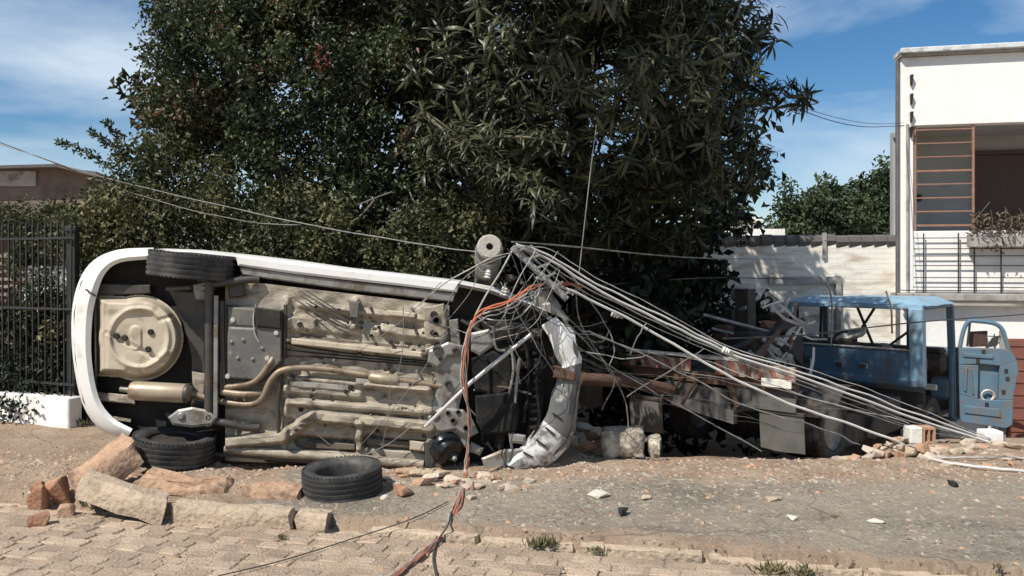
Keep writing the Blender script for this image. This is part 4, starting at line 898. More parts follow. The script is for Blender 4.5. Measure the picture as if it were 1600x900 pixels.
# open door, inner face towards the viewer
HG = TP(T1+.02, E1+.06, 0); DD = Vector((.954, -.30, 0)); DN = Vector((-.30, -.954, 0))
def DP(a, z, d=0): return Vector((HG.x, HG.y, 0))+DD*(a*.86)+DN*d+Vector((0, 0, z))
door = bpy.data.objects.new('cab_door', None); COL.objects.link(door); door.parent = truck; reg(door, ORG['blue_truck'])
def dprism(name, poly, d0, d1, m, bevel=.008):
    m_ = MB(); m_.prism([DP(a, z, d0) for a, z in poly], [DP(a, z, d1) for a, z in poly]); return m_.build(name, m, door, bevel=bevel)
outl = [(.06, -.72), (.10, -.78), (.80, -.84), (.90, -.78), (.92, -.30), (.99, .02), (.97, .20), (.86, .36), (.06, .36)]
dprism('outer_skin', outl, -.05, -.07, 'truck_blue')
# inner panel with a big service opening: built from strips around it
dprism('inner_panel', [(.06, .10), (.40, .12), (.72, .10), (.97, .18), (.86, .36), (.06, .36)], .03, -.045, 'truck_blue')
dprism('inner_panel', [(.06, -.72), (.10, -.78), (.80, -.84), (.90, -.78), (.91, -.40), (.66, -.42), (.40, -.42), (.06, -.36)], .03, -.045, 'truck_blue')
dprism('inner_panel', [(.06, -.36), (.20, -.38), (.36, -.42), (.37, .10), (.06, .10)], .03, -.045, 'truck_blue')
dprism('inner_panel', [(.68, -.42), (.91, -.40), (.92, -.30), (.99, .02), (.97, .18), (.70, .10)], .03, -.045, 'truck_blue')
for poly in ([(.12, .22), (.60, .20), (.60, .26), (.12, .29)], [(.13, -.30), (.18, -.32), (.20, .06), (.14, .06)], [(.26, -.34), (.30, -.36), (.26, .04), (.22, .04)], [(.14, -.52), (.70, -.55), (.72, -.68), (.14, -.64)]): dprism('pressed_rib', poly, .05, .03, 'truck_blue', .01)
for a, z in ((.45, .30), (.36, .16), (.82, -.10), (.80, .02), (.5, -.5), (.76, -.3)): dprism('access_hole', [(a-.03, z-.03), (a+.03, z-.03), (a+.03, z+.04), (a-.03, z+.04)], .034, .028, 'iron_black', .002)
m_ = MB(); m_.lathe(DP(.52, -.36, .0), DN, [(.07, -.02), (.09, 0), (.10, .02), (.085, .03), (.07, .01)], 22); m_.build('speaker_ring', 'scrap_white', door, smooth=True)
m_ = MB(); m_.tube(spline([DP(.08, .36), DP(.14, .62), DP(.22, .76), DP(.36, .77), DP(.62, .74), DP(.74, .66), DP(.80, .50), DP(.86, .30)], 6), .032, 8); m_.build('window_frame', 'truck_blue', door, smooth=True)
m_ = MB(); m_.bar(DP(.20, .38), DP(.24, .74), .03, .03, DN); m_.build('vent_divider', 'iron_black', door)
dprism('mirror_back', [(.26, .36), (.54, .38), (.55, .62), (.26, .60)], -.10, -.14, 'door_brown', .01)
dprism('broken_glass_frame', [(.50, .36), (.68, .40), (.72, .56), (.60, .52)], -.03, -.06, 'truck_dark', .006)
for zh in (-.55, -.05, .25):
    m_ = MB(); m_.bar(DP(.08, zh, -.02), TP(T1-.02, E1+.06, zh), .07, .05); m_.build('hinge', 'truck_blue', door, bevel=.006)
dprism('edge_strip', [(.02, -.70), (.06, -.72), (.06, .36), (.02, .36)], .02, -.06, 'truck_dark', .005)
# loose metal scrap on the truck bed (things of their own)
rg = random.Random(21)
for i in range(40):
    px = 1220+rg.gauss(0, 20); py = 575-abs(rg.gauss(0, 36)); Y = 10.4+rg.uniform(-.3, .6); P = at(px, py, Y)
    if P.z < .36: P.z = .36
    a = rg.uniform(0, 3.14); d = Vector((math.cos(a)*.8, .3, math.sin(a)))
    m_ = MB(); ln = rg.uniform(.18, .55); k3 = [P-d*ln/2, P+Vector((rg.uniform(-.06, .06), 0, rg.uniform(-.06, .06))), P+d*ln/2]
    wdt = rg.uniform(.012, .06); m_.bar(k3[0], k3[1], wdt, .008, OUT+Vector((rg.uniform(-.6, .6), 0, rg.uniform(-.6, .6)))); m_.bar(k3[1], k3[2], wdt*.9, .008, OUT+Vector((rg.uniform(-.6, .6), 0, rg.uniform(-.6, .6)))); mm = rg.choice(['scrap_white', 'scrap_white', 'scrap_white', 'galv', 'stripe_red', 'iron_black'])
    tag(m_.build('metal_scrap', mm, smooth=True), {'scrap_white': 'bent white metal strip in the tangle behind the truck cab', 'galv': 'bent grey metal strip in the tangle behind the truck cab', 'stripe_red': 'reddish metal piece in the tangle behind the truck cab', 'iron_black': 'black metal piece in the tangle behind the truck cab'}[mm], 'scrap', 'scrap tangle behind the cab')
for px, py, sz, m, lab in [(1214, 545, .34, 'scrap_white', 'crumpled white sheet lump at the corner of the truck bed'), (1232, 560, .26, 'scrap_white', 'small white crushed panel beside the truck cab\'s rear panel'), (1200, 505, .2, 'stripe_red', 'rust red motor lump in the scrap tangle'), (1160, 476, .16, 'galv', 'grey knob shaped fitting on top of the dark winch'), (1340, 520, .3, 'scrap_white', 'white crumpled bundle seen through the cab\'s rear window'), (1385, 540, .2, 'galv', 'grey lump on the sill seen through the cab\'s rear window')]:
    P = at(px, py+10, 10.6 if px < 1300 else 12.4); tag(hull(P, (sz, sz*.7, sz*.7), 13, seed=px, m=m, name='scrap_lump'), lab, 'scrap')

# ------------------------------------------------------------------ white two-storey house on the right
HA = math.radians(12); H0 = Vector((6.57, 13.5, 0)); HE = Vector((math.cos(HA), -math.sin(HA), 0)); HO = Vector((-math.sin(HA), -math.cos(HA), 0)); HAX = (HE, -HO, UP)
house = thing('white_house', 'white two-storey house with a recessed balcony at the right edge', 'house', H0+Vector((0, 0, -1.4)))
def HP(s_, z, d=0): return H0+HE*s_+HO*d+Vector((0, 0, z))
def hbox(name, s0, s1, z0, z1, d0, d1, m, bevel=.0, parent=None):
    m_ = MB(); m_.box(HP((s0+s1)/2, (z0+z1)/2, (d0+d1)/2), (abs(s1-s0), abs(d1-d0), abs(z1-z0)), HAX); return m_.build(name, m, parent or house, bevel=bevel)
LN = 6
hbox('upper_parapet', 0, LN, 3.97, 5.13, -.22, 0, 'house_white', .01)
hbox('cornice', -.03, LN, 5.132, 5.17, -.30, .08, 'house_trim'); hbox('roof_cap', -.04, LN, 5.172, 5.26, -.34, .14, 'roofcap', .012)
SB = Vector((.52, .854, 0))*5
def hskew(name, s0, s1, z0, z1, m):
    m_ = MB(); A_, B_ = HP(s0, 0, -.225), HP(s1, 0, -.225); q_ = [A_, B_, B_+SB, A_+SB]
    m_.prism([p+UP*z0 for p in q_], [p+UP*z1 for p in q_]); return m_.build(name, m, house)
hskew('side_wall', 0, .2, -1.5, 5.0, 'house_white'); hbox('corner_pillar', 0, .19, 1.16, 3.968, -.22, 0, 'house_white', .01)
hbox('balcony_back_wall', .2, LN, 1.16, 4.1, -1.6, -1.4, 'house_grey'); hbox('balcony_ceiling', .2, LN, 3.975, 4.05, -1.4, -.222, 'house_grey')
hskew('roof_slab', 0, LN, 5.004, 5.128, 'house_trim')
hbox('balcony_floor', -.05, LN, 1.04, 1.157, -1.6, .16, 'house_trim', .01)
hbox('balcony_wall', .192, LN, 1.16, 2.20, -.16, -.01, 'house_white', .008)
hbox('lower_wall', .0, LN, -1.5, 1.04, -.22, -.02, 'house_white')
hbox('balcony_door', 1.62, 2.5, 1.16, 3.62, -1.4, -1.36, 'door_brown', .01); hbox('door_frame', 1.55, 1.62, 1.16, 3.68, -1.4, -1.33, 'door_brown'); hbox('door_frame', 1.55, 2.6, 3.622, 3.70, -1.4, -1.33, 'door_brown')
hbox('wall_lamp', .60, .68, 2.80, 2.93, -1.4, -1.34, 'iron_black', .01)
# rusty lattice screen on the balcony
hbox('screen_post', .205, .235, 2.20, 3.96, -.06, -.03, 'rust_bar'); hbox('screen_post', 1.10, 1.135, 2.20, 3.96, -.06, -.03, 'rust_bar')
for z in np.linspace(2.30, 3.90, 8): hbox('screen_rung', .236, 1.099, z-.012+random.uniform(-.01, .01), z+.012, -.055, -.035, 'rust_bar')
# iron railing in front of the balcony wall
for z in (1.26, 1.42, 1.62, 1.78, 1.9, 2.08): hbox('railing_bar', .18, LN, z-.007, z+.007, .04, .054, 'iron_black')
for s_ in (.33, .86, 1.10, 1.5, 2.0): hbox('railing_upright', s_-.009, s_+.009, 1.16, 2.16, .056, .07, 'iron_black')
hbox('ledge_pipe', -.03, LN, 1.20, 1.215, .10, .12, 'iron_black'); hbox('ledge_rail', -.05, LN, .96, 1.0, .10, .15, 'house_trim')
m_ = MB(); m_.tube([HP(-.03, 5.1, -.1), HP(-.035, 4.0, -.1), HP(-.03, -1.3, -.1)], .035, 10); m_.build('drainpipe', 'drain_dark', house, smooth=True)
m_ = MB(); m_.tube([HP(.09, 4.0, .03), HP(.09, 2.6, .03), HP(.09, 1.1, .03)], .022, 8); m_.build('conduit', 'house_trim', house, smooth=True)
for z in (4.82, 4.50, 4.20, 3.95):
    m_ = MB(); m_.prism([HP(.13, z, .0), HP(.17, z, .0), HP(.16, z-.17, .0), HP(.135, z-.17, .0)], [HP(.13, z, .09), HP(.17, z, .09), HP(.16, z-.17, .05), HP(.135, z-.17, .05)]); m_.build('cable_bracket', 'iron_black', house)
hbox('lower_door', 1.60, 2.5, -1.3, .42, -.02, .03, 'door_red', .01); hbox('lower_door_frame', 1.50, 1.58, -1.3, .55, -.02, .05, 'house_trim')
for z in np.linspace(-1.1, .3, 8): hbox('door_slat', 1.62, 2.5, z, z+.05, .031, .045, 'door_red')
for s_ in (1.28, 1.40): hbox('grille_bar', s_, s_+.014, -1.2, .5, .03, .045, 'iron_black')
for z in (-.9, -.5, -.2, .1, .45): hbox('grille_bar', 1.22, 1.5, z, z+.014, .046, .06, 'iron_black')
hbox('planter_box', .98, 2.6, 1.92, 2.13, .075, .26, 'house_trim', .01)
def leaf_quads(P, ln, wd, dirn, nrm, fold=.25):
    """P,dirn,nrm: (n,3); returns V,F as folded diamond leaves of 2 quads"""
    n = len(P); d = dirn/np.linalg.norm(dirn, axis=1, keepdims=True); s_ = np.cross(d, nrm); s_ /= np.maximum(1e-6, np.linalg.norm(s_, axis=1, keepdims=True)); u = np.cross(s_, d)
    ln = np.asarray(ln).reshape(-1, 1)*np.ones((n, 1)); wd = np.asarray(wd).reshape(-1, 1)*np.ones((n, 1))
    b = P; t = P+d*ln-u*ln*.22; m0 = P+d*ln*.5+u*ln*.02; l_ = m0+s_*wd*.5+u*wd*fold; r = m0-s_*wd*.5+u*wd*fold
    V = np.stack([b, l_, t, r], 1).reshape(-1, 3); k = np.arange(n)*4
    return V, np.concatenate([np.stack([k, k+1, k+2], 1), np.stack([k, k+2, k+3], 1)])
def rnd_unit(n):
    v = np.random.normal(size=(n, 3)); return v/np.linalg.norm(v, axis=1, keepdims=True)
# dry plant in the planter
n = 700; s_ = np.random.uniform(1.0, 2.6, n); z = 2.13+np.random.rand(n)**1.5*.34; dd = np.random.uniform(.05, .34, n)
z -= np.where(np.random.rand(n) < .35, .3, 0)*np.random.rand(n)
P = np.array([HP(a, b, c) for a, b, c in zip(s_, z, dd)]); V, Fq = leaf_quads(P, np.random.uniform(.05, .11, n), .03, rnd_unit(n)+np.array([0, -.3, .3]), rnd_unit(n))
pl = thing('balcony_plant', 'dry brownish plant growing over the balcony planter', 'plant', HP(1.8, 2.13, .17)); npmesh('foliage', V, Fq, 'leaf_dry', pl, tint=np.random.rand(len(Fq)))
m_ = MB()
for k in range(14):
    s0 = random.uniform(1.05, 2.5); m_.tube([HP(s0, 2.1, .17), HP(s0+random.uniform(-.1, .1), 2.35, .18), HP(s0+random.uniform(-.2, .2), 2.5+random.uniform(0, .2), .2)], .005, 5)
m_.build('stems', 'twig', pl)

# ------------------------------------------------------------------ garden wall at the back, roofs and trees beyond
WA = Vector((7.2, 14.0, 0)); WB = Vector((-1.5, 15.2, 0)); wd_ = (WB-WA).normalized()
bw = thing('garden_wall', 'long whitewashed brick wall left of the house, half shaded', 'wall', (WA+WB)/2+Vector((0, 0, -1.4)))
m_ = MB(); nrm = Vector((wd_.y, -wd_.x, 0)); m_.bar(WA+Vector((0, 0, .3)), WB+Vector((0, 0, .3)), .16, 3.4); o = m_.build('brick_face', 'painted_brick', bw)
for k in range(38):
    p = WA+wd_*(.11+k*.213); m_ = MB(); z = 2.05+random.uniform(-.015, .015)
    m_.tube([p+Vector((-.105, 0, z)), p+Vector((.105, 0, z))], .12, 8); m_.build('coping_tile', 'bgroof', bw)
m_ = MB(); m_.bar(WA+wd_*1.5+Vector((0, -.12, 1.36)), WA+wd_*2.65+Vector((0, -.12, 1.36)), .08, .13); m_.build('wall_beam', 'house_trim', bw)
m_ = MB(); m_.bar(WA+wd_*1.48+Vector((0, -.12, 1.43)), WA+wd_*1.48+Vector((0, -.12, .4)), .08, .08); m_.build('wall_post', 'house_trim', bw)
m_ = MB(); m_.bar(WA+wd_*1.7+Vector((0, -.1, 1.75)), WA+wd_*1.7+Vector((0, -.1, 2.2)), .06, .06); m_.build('coping_stub', 'house_trim', bw)
fh = thing('far_house', 'small cream house peeping over the garden wall', 'house', at(1180, 380, 26))
m_ = MB(); m_.box(at(1200, 372, 26)+Vector((0, 1, -1)), (1.1, 2, 2.6)); m_.build('low_wall', 'house_white', fh)
m_ = MB(); m_.box(at(1168, 370, 26)+Vector((0, 1, -1)), (.9, 1.6, 3.1)); m_.build('gable_wall', 'house_white', fh)
m_ = MB(); m_.prism([at(1142, 345, 25.98), at(1195, 345, 25.98), at(1180, 335, 25.98), at(1160, 335, 25.98)], [p+Vector((0, 1.8, 0)) for p in (at(1142, 345, 25.98), at(1195, 345, 25.98), at(1180, 335, 25.98), at(1160, 335, 25.98))]); m_.build('gable_roof', 'house_white', fh)
# brown building at far left
bh = thing('brown_building', 'dull brown rendered building with a shallow dark roof behind the fence', 'house', at(40, 420, 22))
m_ = MB(); pts = [at(-160, 460, 22), at(150, 460, 22), at(150, 268, 22), at(95, 262, 22), at(-160, 268, 22)]; m_.prism(pts, [p+Vector((-1, 5, 0)) for p in pts]); m_.build('rendered_wall', 'bghouse_brown', bh)
m_ = MB(); m_.bar(at(-160, 267, 21.8), at(96, 260, 21.8), .5, .08); m_.build('roof_edge', 'bgroof', bh); m_ = MB(); m_.bar(at(96, 260, 21.8), at(158, 276, 21.8), .5, .08); m_.build('roof_edge', 'bgroof', bh)
m_ = MB(); m_.box(at(25, 279, 21.96), (1.1, .05, .42)); m_.build('shutter', 'house_trim', bh)
sh = thing('brick_outbuilding', 'low reddish brick outbuilding with dark flat roof behind the fence', 'house', at(0, 470, 13))
m_ = MB(); m_.box(at(-20, 420, 13)+Vector((0, .5, -.3)), (1.25, 1, 2.4)); m_.build('brick_wall', 'rust', sh); m_ = MB(); m_.box(at(-14, 346, 12.9)+Vector((0, .5, 0)), (1.7, 1.3, .12)); m_.build('flat_roof', 'bgroof', sh)
for k in range(6):
    m_ = MB(); m_.box(at(14, 400+k*12, 12.98), (.42, .04, .05)); m_.build('shutter_slat', 'stripe_white', sh)
m_ = MB(); m_.box(at(74, 445, 11.5)+Vector((0, .1, -.4)), (.78, .16, 1.35)); tag(m_.build('inner_wall', 'house_white', bevel=.01), 'white low wall glimpsed through the iron fence', 'wall')

# ------------------------------------------------------------------ iron fence on its white base at the left
FA = at(-120, 640, 8.95); FB = gp(118, 667); FA.z = FB.z = 0; fd = (FB-FA).normalized(); fl = (FB-FA).length
fbw = MB(); fbw.bar(FA+Vector((0, 0, .13)), FB+Vector((0, 0, .13)), .16, .34); base = fbw.build('fence_base_wall', 'house_white', bevel=.012); tag(base, 'low white base wall of the iron fence at the left edge', 'wall')
fence = thing('iron_fence', 'tall black iron fence standing on the low white wall', 'fence', (FA+FB)/2+Vector((0, 0, .3)))
bar_mb = MB(); bar_mb.box((0, 0, .85), (.014, .014, 1.72)); bar_mb.prism([Vector((-.012, -.012, 1.71)), Vector((.012, -.012, 1.71)), Vector((.012, .012, 1.71)), Vector((-.012, .012, 1.71))], [Vector((-.001, -.001, 1.80)), Vector((.001, -.001, 1.80)), Vector((.001, .001, 1.80)), Vector((-.001, .001, 1.80))])
me = bpy.data.meshes.new('bar'); me.from_pydata(bar_mb.v, [], bar_mb.f); me.materials.append(MATS['iron_black']); nb = 26
for k in range(nb):
    o = bpy.data.objects.new('bar', me); COL.objects.link(o); o.parent = fence; p = FA+fd*(fl*(k+.3)/nb); o.location = Vector((p.x, p.y, .29))-ORG['iron_fence']; o.rotation_euler = (0, random.uniform(-.006, .006), math.atan2(fd.y, fd.x))
for z in (.42, 1.18, 1.90):
    m_ = MB(); m_.bar(FA+Vector((0, 0, z)), FB+Vector((0, 0, z)), .03, .022); m_.build('rail', 'iron_black', fence)
m_ = MB(); m_.box(at(114, 415, 8.15)+Vector((0, 0, -.55)), (.09, .09, 1.9)); m_.build('post', 'iron_black', fence, bevel=.005); m_ = MB(); m_.box(at(114, 358, 8.15), (.12, .12, .05)); m_.build('post_cap', 'iron_black', fence, bevel=.005)

# ------------------------------------------------------------------ fallen pole head, hardware and cables
PT = at(765, 385, 6.25); PE = Vector((-.62, 14.3, .3)); pd = (PE-PT).normalized()
pole = thing('fallen_pole', 'fallen grey concrete utility pole with hollow round end over the car', 'pole', PE)
Lp = (PE-PT).length
m_ = MB(); m_.lathe(PT, pd, [(.098, .03), (.10, .05), (.13, Lp)], 28); m_.build('concrete_shaft', 'pole_dark', pole, smooth=True)
m_ = MB(); m_.lathe(PT, pd, [(.028, .12), (.028, .0), (.085, .0), (.098, .012), (.099, .032)], 28); m_.build('end_face', 'pole_concrete', pole, smooth=True)
m_ = MB(); m_.lathe(PT, pd, [(0, .06), (.03, .06)], 16); m_.build('hollow_core', 'iron_black', pole)
for d_ in (.20, .50):
    m_ = MB(); m_.lathe(PT+pd*d_, pd, [(.104, 0), (.115, 0), (.115, .04), (.104, .04)], 24, close=True); m_.build('clamp_band', 'galv', pole, smooth=True)
xa = thing('crossarm', 'bent galvanised steel crossarm with bolts hanging from the fallen pole', 'crossarm', at(842, 425, 6.3))
m_ = MB(); m_.bar(at(800, 386, 6.35), at(886, 468, 6.3), .05, .012, OUT); m_.build('flange_plate', 'galv', xa, bevel=.003); m_ = MB(); m_.bar(at(812, 382, 6.38), at(896, 462, 6.33), .012, .05, OUT); m_.build('web_plate', 'galv', xa, bevel=.003)
for k in range(6):
    t = k/5; c = at(806+74*t, 392+72*t, 6.30); m_ = MB(); m_.lathe(c, OUT, [(0, .05), (.014, .05), (.02, .03), (.02, 0)], 8); m_.build('bolt', 'galv', xa)
    m_ = MB(); m_.bar(at(812+70*t, 390+70*t, 6.31), at(832+60*t, 384+70*t, 6.31), .018, .014, OUT); m_.build('bracket', 'galv', xa)
for px, py, Y, r, lab in ((788, 455, 6.2, .032, 'small white porcelain insulator hanging below the crossarm'), (762, 428, 6.2, .03, 'cracked pale insulator below the hollow pole end'), (830, 462, 6.25, .022, 'small pale insulator beside the crossarm\'s lower bolts'), (962, 492, 6.6, .03, 'pale insulator sleeve clamped on the descending cables'), (1135, 548, 6.75, .03, 'pale cable clamp where the descending cables meet')):
    t = thing('insulator', lab, 'insulator', at(px, py+6, Y)); m_ = MB(); ax = Vector((.15, 0, 1)) if px < 900 else Vector((1, 0, -.5)); c = at(px, py, Y)
    m_.lathe(c, ax, [(0, -r*1.2), (r*.6, -r*1.2), (r, -r*.9), (r*.55, -r*.5), (r*.95, -r*.1), (r*.5, r*.2), (r*.8, r*.6), (r*.4, r*1.1), (0, r*1.2)], 16); m_.build('porcelain_body', 'porcelain', t, smooth=True)
    m_ = MB(); m_.tube([c+ax*r, c+ax*r*2], r*.25, 8); m_.build('pin', 'galv', t)
def cable(label, pts, r, m, group='fallen cables', sub=8, wig=0):
    P = spline([at(*p) if not isinstance(p, Vector) else p for p in pts], sub)
    if wig:
        sd_ = random.random()*50; P = [p+Vector((nv(i*.35, sd_, 0), nv(i*.35, sd_, 3), nv(i*.35, sd_, 6)))*wig for i, p in enumerate(P)]
    m_ = MB(); m_.tube(P, r*.66, 6); o = m_.build('cable', m, smooth=True, fix=False); return tag(o, label, 'cable', group)
def G(px, py):
    z = .015; p = gp(px, py, z)
    if p.y < kerbY(p.x): p = gp(px, py, -.045)
    else: p.z = max(p.z, gz(p.x, p.y)+.012)
    return p
# descending bundle to the white block
for k, (lab, dy, r, m) in enumerate([('uppermost pale cable of the bundle running down to the white block', -6, .013, 'cable_bright'), ('thick pale cable in the middle of the bundle running down to the white block', 2, .017, 'cable_bright'), ('grey cable twisted under the bundle running down to the white block', 9, .010, 'cable_grey'), ('thin pale strand fanned out above the bundle near the pole end', -15, .006, 'cable_white'), ('thin dark strand fanned out below the bundle near the pole end', 17, .006, 'cable_grey')]):
    cable(lab, [(806, 381+k*2, 6.3), (858, 405+dy, 6.4), (930, 448+dy, 6.55), (1040, 502+dy, 6.7), (1140, 550+dy*.6, 6.85), (1290, 600+dy, 7.0), (1420, 648+dy, 7.2), (1548, 690+dy*.3, 7.35)], r, m, wig=.014)
cable('pale cable sagging to the rubble heap and trailing off along the ground', [(838, 432, 6.3), (900, 458, 6.45), (985, 500, 6.6), (1090, 560, 6.7), (1180, 608, 6.75), (1290, 650, 6.8), (1400, 688, 6.85), G(1425, 706), G(1480, 722), G(1540, 731), G(1640, 738)], .017, 'cable_bright', wig=.012)
cable('pale ground cable curling out of the rubble heap to the right', [G(1405, 702), G(1432, 708), G(1500, 716), G(1560, 714), G(1640, 716)], .013, 'cable_white', wig=.02)
cable('grey cable leaving the car\'s nose and passing below the mudflap', [(905, 515, 6.4), (950, 530, 6.5), (1060, 580, 6.65), (1180, 640, 6.75), (1280, 668, 6.8), (1345, 696, 6.85)], .010, 'cable_grey', wig=.02)
cable('thin pale cable from the torn wing across the truck tail', [(896, 545, 6.4), (980, 560, 6.6), (1040, 552, 6.9), (1120, 570, 7.2), (1260, 620, 7.3), (1420, 660, 7.35)], .007, 'cable_white', wig=.02)
cable('long grey overhead wire stretching right from the pole end', [(800, 378, 6.3), (880, 384, 6.8), (1030, 399, 8.5), (1120, 404, 10), (1215, 405, 13.9)], .012, 'cable_grey')
cable('dark wire crossing the shaded wall behind the truck', [(930, 447, 9), (1010, 440, 10), (1120, 434, 11.5), (1245, 436, 13.6)], .014, 'cable_dark')
cable('dark cable drawn across the truck cab window to the house', [(1130, 529, 8.2), (1250, 524, 9), (1330, 515, 9.6), (1450, 502, 10.4), (1620, 490, 11.5)], .014, 'cable_dark')
cable('thin wire hanging straight down out of the mango crown', [(932, 195, 7.4), (920, 290, 7.3), (905, 425, 7.2)], .008, 'cable_grey')
cable('long grey wire coming from the left over the hedge to the pole end', [(-60, 205, 9.5), (60, 245, 9.2), (180, 282, 8.6), (420, 338, 7.4), (620, 376, 6.6), (750, 393, 6.25)], .008, 'cable_grey', wig=.01)
cable('second thinner wire slung over the hedge just below the long one', [(150, 280, 8.8), (260, 318, 8.2), (380, 345, 7.6), (470, 352, 7.2)], .006, 'cable_grey', wig=.01)
cable('thin dark service wire in the sky at the left edge', [(-40, 208, 16), (60, 245, 16.5), (120, 268, 17)], .014, 'cable_dark')
cable('thin wire sagging in the sky to the white house', [(1225, 160, 9.6), (1290, 186, 11), (1350, 198, 12), (1412, 196, 13.4)], .009, 'cable_dark')
cable('second sagging sky wire just above the first', [(1225, 158, 9.6), (1300, 182, 11), (1360, 193, 12), (1412, 192, 13.4)], .006, 'cable_dark')
# orange and white cables falling over the car's underside to the street
def drop(dx, dy=0, dd=0):
    return [(908+dx, 446+dy, 6.55+dd), (868, 441+dy, 6.45+dd), (830, 448+dy, 6.2+dd), (795, 470+dy, 6.08+dd), (750+dx, 486+dy, 6.05+dd), (732+dx, 520, 6.06+dd), (724+dx*2, 590, 6.08+dd), (734-dx, 655, 6.12+dd), (729+dx, 718, 6.14+dd), G(726+dx, 748), G(712+dx*2, 792), G(690+dx*2, 834), G(650+dx*2, 872), G(600+dx*2, 908), G(560+dx, 935)]
cable('orange cable hanging over the car\'s underside down to the street', drop(0), .011, 'cable_orange', wig=.008)
cable('second orange cable twisted with the first over the car\'s underside', drop(3, 3, -.02), .008, 'cable_orange', wig=.014)
cable('white cable twisted with the orange ones over the car\'s underside', drop(-2, 8, .02), .010, 'cable_white', wig=.014)
cable('grey cable trailing along with the orange ones into the street', drop(2, 14, -.03), .009, 'cable_grey', wig=.016)
cable('black cable end turning off from the orange cables on the pavement', [G(705, 800), G(700, 820), G(684, 845), G(677, 870), G(683, 905), G(690, 930)], .010, 'cable_dark')
cable('thin dark wire lying on the setts towards the kerb', [G(340, 900), G(440, 876), G(540, 845), G(640, 812), G(700, 784)], .0055, 'cable_dark')
cable('white cable looping under the crossarm', [(742, 492, 6.1), (770, 500, 6.05), (805, 498, 6.1), (828, 478, 6.15), (845, 452, 6.25)], .009, 'cable_white')
cable('grey cable looping lower under the crossarm', [(748, 496, 6.15), (775, 514, 6.1), (810, 510, 6.15), (838, 492, 6.2)], .007, 'cable_grey')
cable('pale wire from the pole end bowed down to the orange cables', [(800, 392, 6.25), (782, 425, 6.15), (760, 460, 6.1), (742, 494, 6.08)], .010, 'cable_white')
cable('pale cable arching left from the pole end onto the sill', [(800, 395, 6.25), (770, 402, 6.15), (735, 420, 6.1), (690, 446, 6.15), (655, 478, 6.3)], .008, 'cable_white')
cable('grey cable arching left from the pole end just below the pale arch', [(790, 400, 6.25), (745, 420, 6.15), (712, 450, 6.15), (690, 500, 6.2)], .007, 'cable_grey')
for k, (a, b, lab) in enumerate([((690, 440), (560, 550), 'thin wire lying slantwise over the upper floor pan'), ((630, 480), (622, 585), 'thin wire hanging upright over the floor pan'), ((700, 520), (560, 700), 'thin wire lying slantwise over the lower floor pan'), ((610, 590), (596, 700), 'thin wire crossing the lowest floor ribs'), ((560, 715), (650, 660), 'thin wire rising from the loose tyre to the subframe'), ((485, 670), (545, 715), 'thin wire end above the loose tyre'), ((760, 405), (700, 500), 'thin wire slung from the pole end to the subframe')]):
    cable(lab, [(a[0], a[1], 6.22), ((a[0]+b[0])/2+4, (a[1]+b[1])/2+5, 6.24), (b[0], b[1], 6.3)], .0045, 'cable_grey', 'thin wires over the car')
for k, (pts, lab) in enumerate([([(900, 440, 6.5), (905, 500, 6.6), (940, 560, 6.6), (975, 620, 6.7), (982, 668, 6.75)], 'grey wire hanging down between the car\'s nose and the mortar block'), ([(905, 450, 6.5), (935, 490, 6.7), (960, 540, 6.7), (950, 580, 6.7)], 'short grey wire looping beside the car\'s nose'), ([(890, 520, 6.4), (930, 525, 6.6), (990, 545, 6.7), (1050, 560, 6.9)], 'grey wire running level from the torn wing'), ([(880, 500, 6.35), (920, 540, 6.5), (960, 590, 6.6), (940, 640, 6.7)], 'bowed grey wire right of the front bumper'), ([(985, 555, 6.7), (1000, 520, 6.6), (1010, 505, 6.6)], 'short pale tie between two descending cables'), ([(980, 620, 7.2), (1060, 570, 7.8), (1100, 545, 8.2)], 'grey wire rising across the truck tail'), ([(1060, 580, 7), (1180, 600, 7.2), (1330, 640, 7.3), (1450, 680, 7.35)], 'thin grey wire low across the truck flank'), ([(900, 540, 6.4), (1000, 600, 6.7), (1090, 650, 6.9), (1190, 705, 6.9)], 'thin grey wire sloping to the ground by the right mudflap'), ([(1290, 440, 11), (1300, 470, 11), (1298, 540, 11.2)], 'pale bent wire over the cab roof, left of two'), ([(1384, 455, 10.5), (1392, 480, 10.5), (1394, 520, 10.8)], 'pale bent wire over the cab roof, right of two'), ([(820, 384, 6.3), (880, 420, 6.4), (905, 445, 6.5)], 'short pale strand along the crossarm')]):
    cable(lab, pts, .008 if k != 8 and k != 9 else .02, 'cable_grey' if k < 8 else 'cable_white', wig=.01)

# ------------------------------------------------------------------ trees and bushes
def crown_points(ells, n, shell=.55):
    """points in a union of ellipsoids (px, py, Y, rx px, ry px, rd m), denser towards the outside; also outward normals"""
    vol = np.array([e[3]*e[4]*(e[2]/F)**2*e[5] for e in ells]); vol = vol**.72; cnt = (n*vol/vol.sum()).astype(int)+1; P = []; Nn = []
    for e, c in zip(ells, cnt):
        u = rnd_unit(c); r = shell+(1-shell)*np.random.rand(c)**.6; k = e[2]/F; cen = np.array(at(e[0], e[1], e[2])); rad = np.array([e[3]*k, e[5], e[4]*k])
        w_ = 1+.22*np.array([nv(a[0]*2.1+e[0], a[1]*2.1, a[2]*2.1+e[1]) for a in u]).reshape(-1, 1)
        P.append(cen+u*rad*r.reshape(-1, 1)*w_); nn = u/rad; Nn.append(nn/np.linalg.norm(nn, axis=1, keepdims=True))
    return np.concatenate(P), np.concatenate(Nn)
def tint_of(P, n, freq=1.3, amp=.35):
    t = np.array([nv(p[0], p[1], p[2]*freq, freq) for p in P])*amp+.42+np.random.normal(0, .2, len(P)); return np.clip(t, 0, .96)
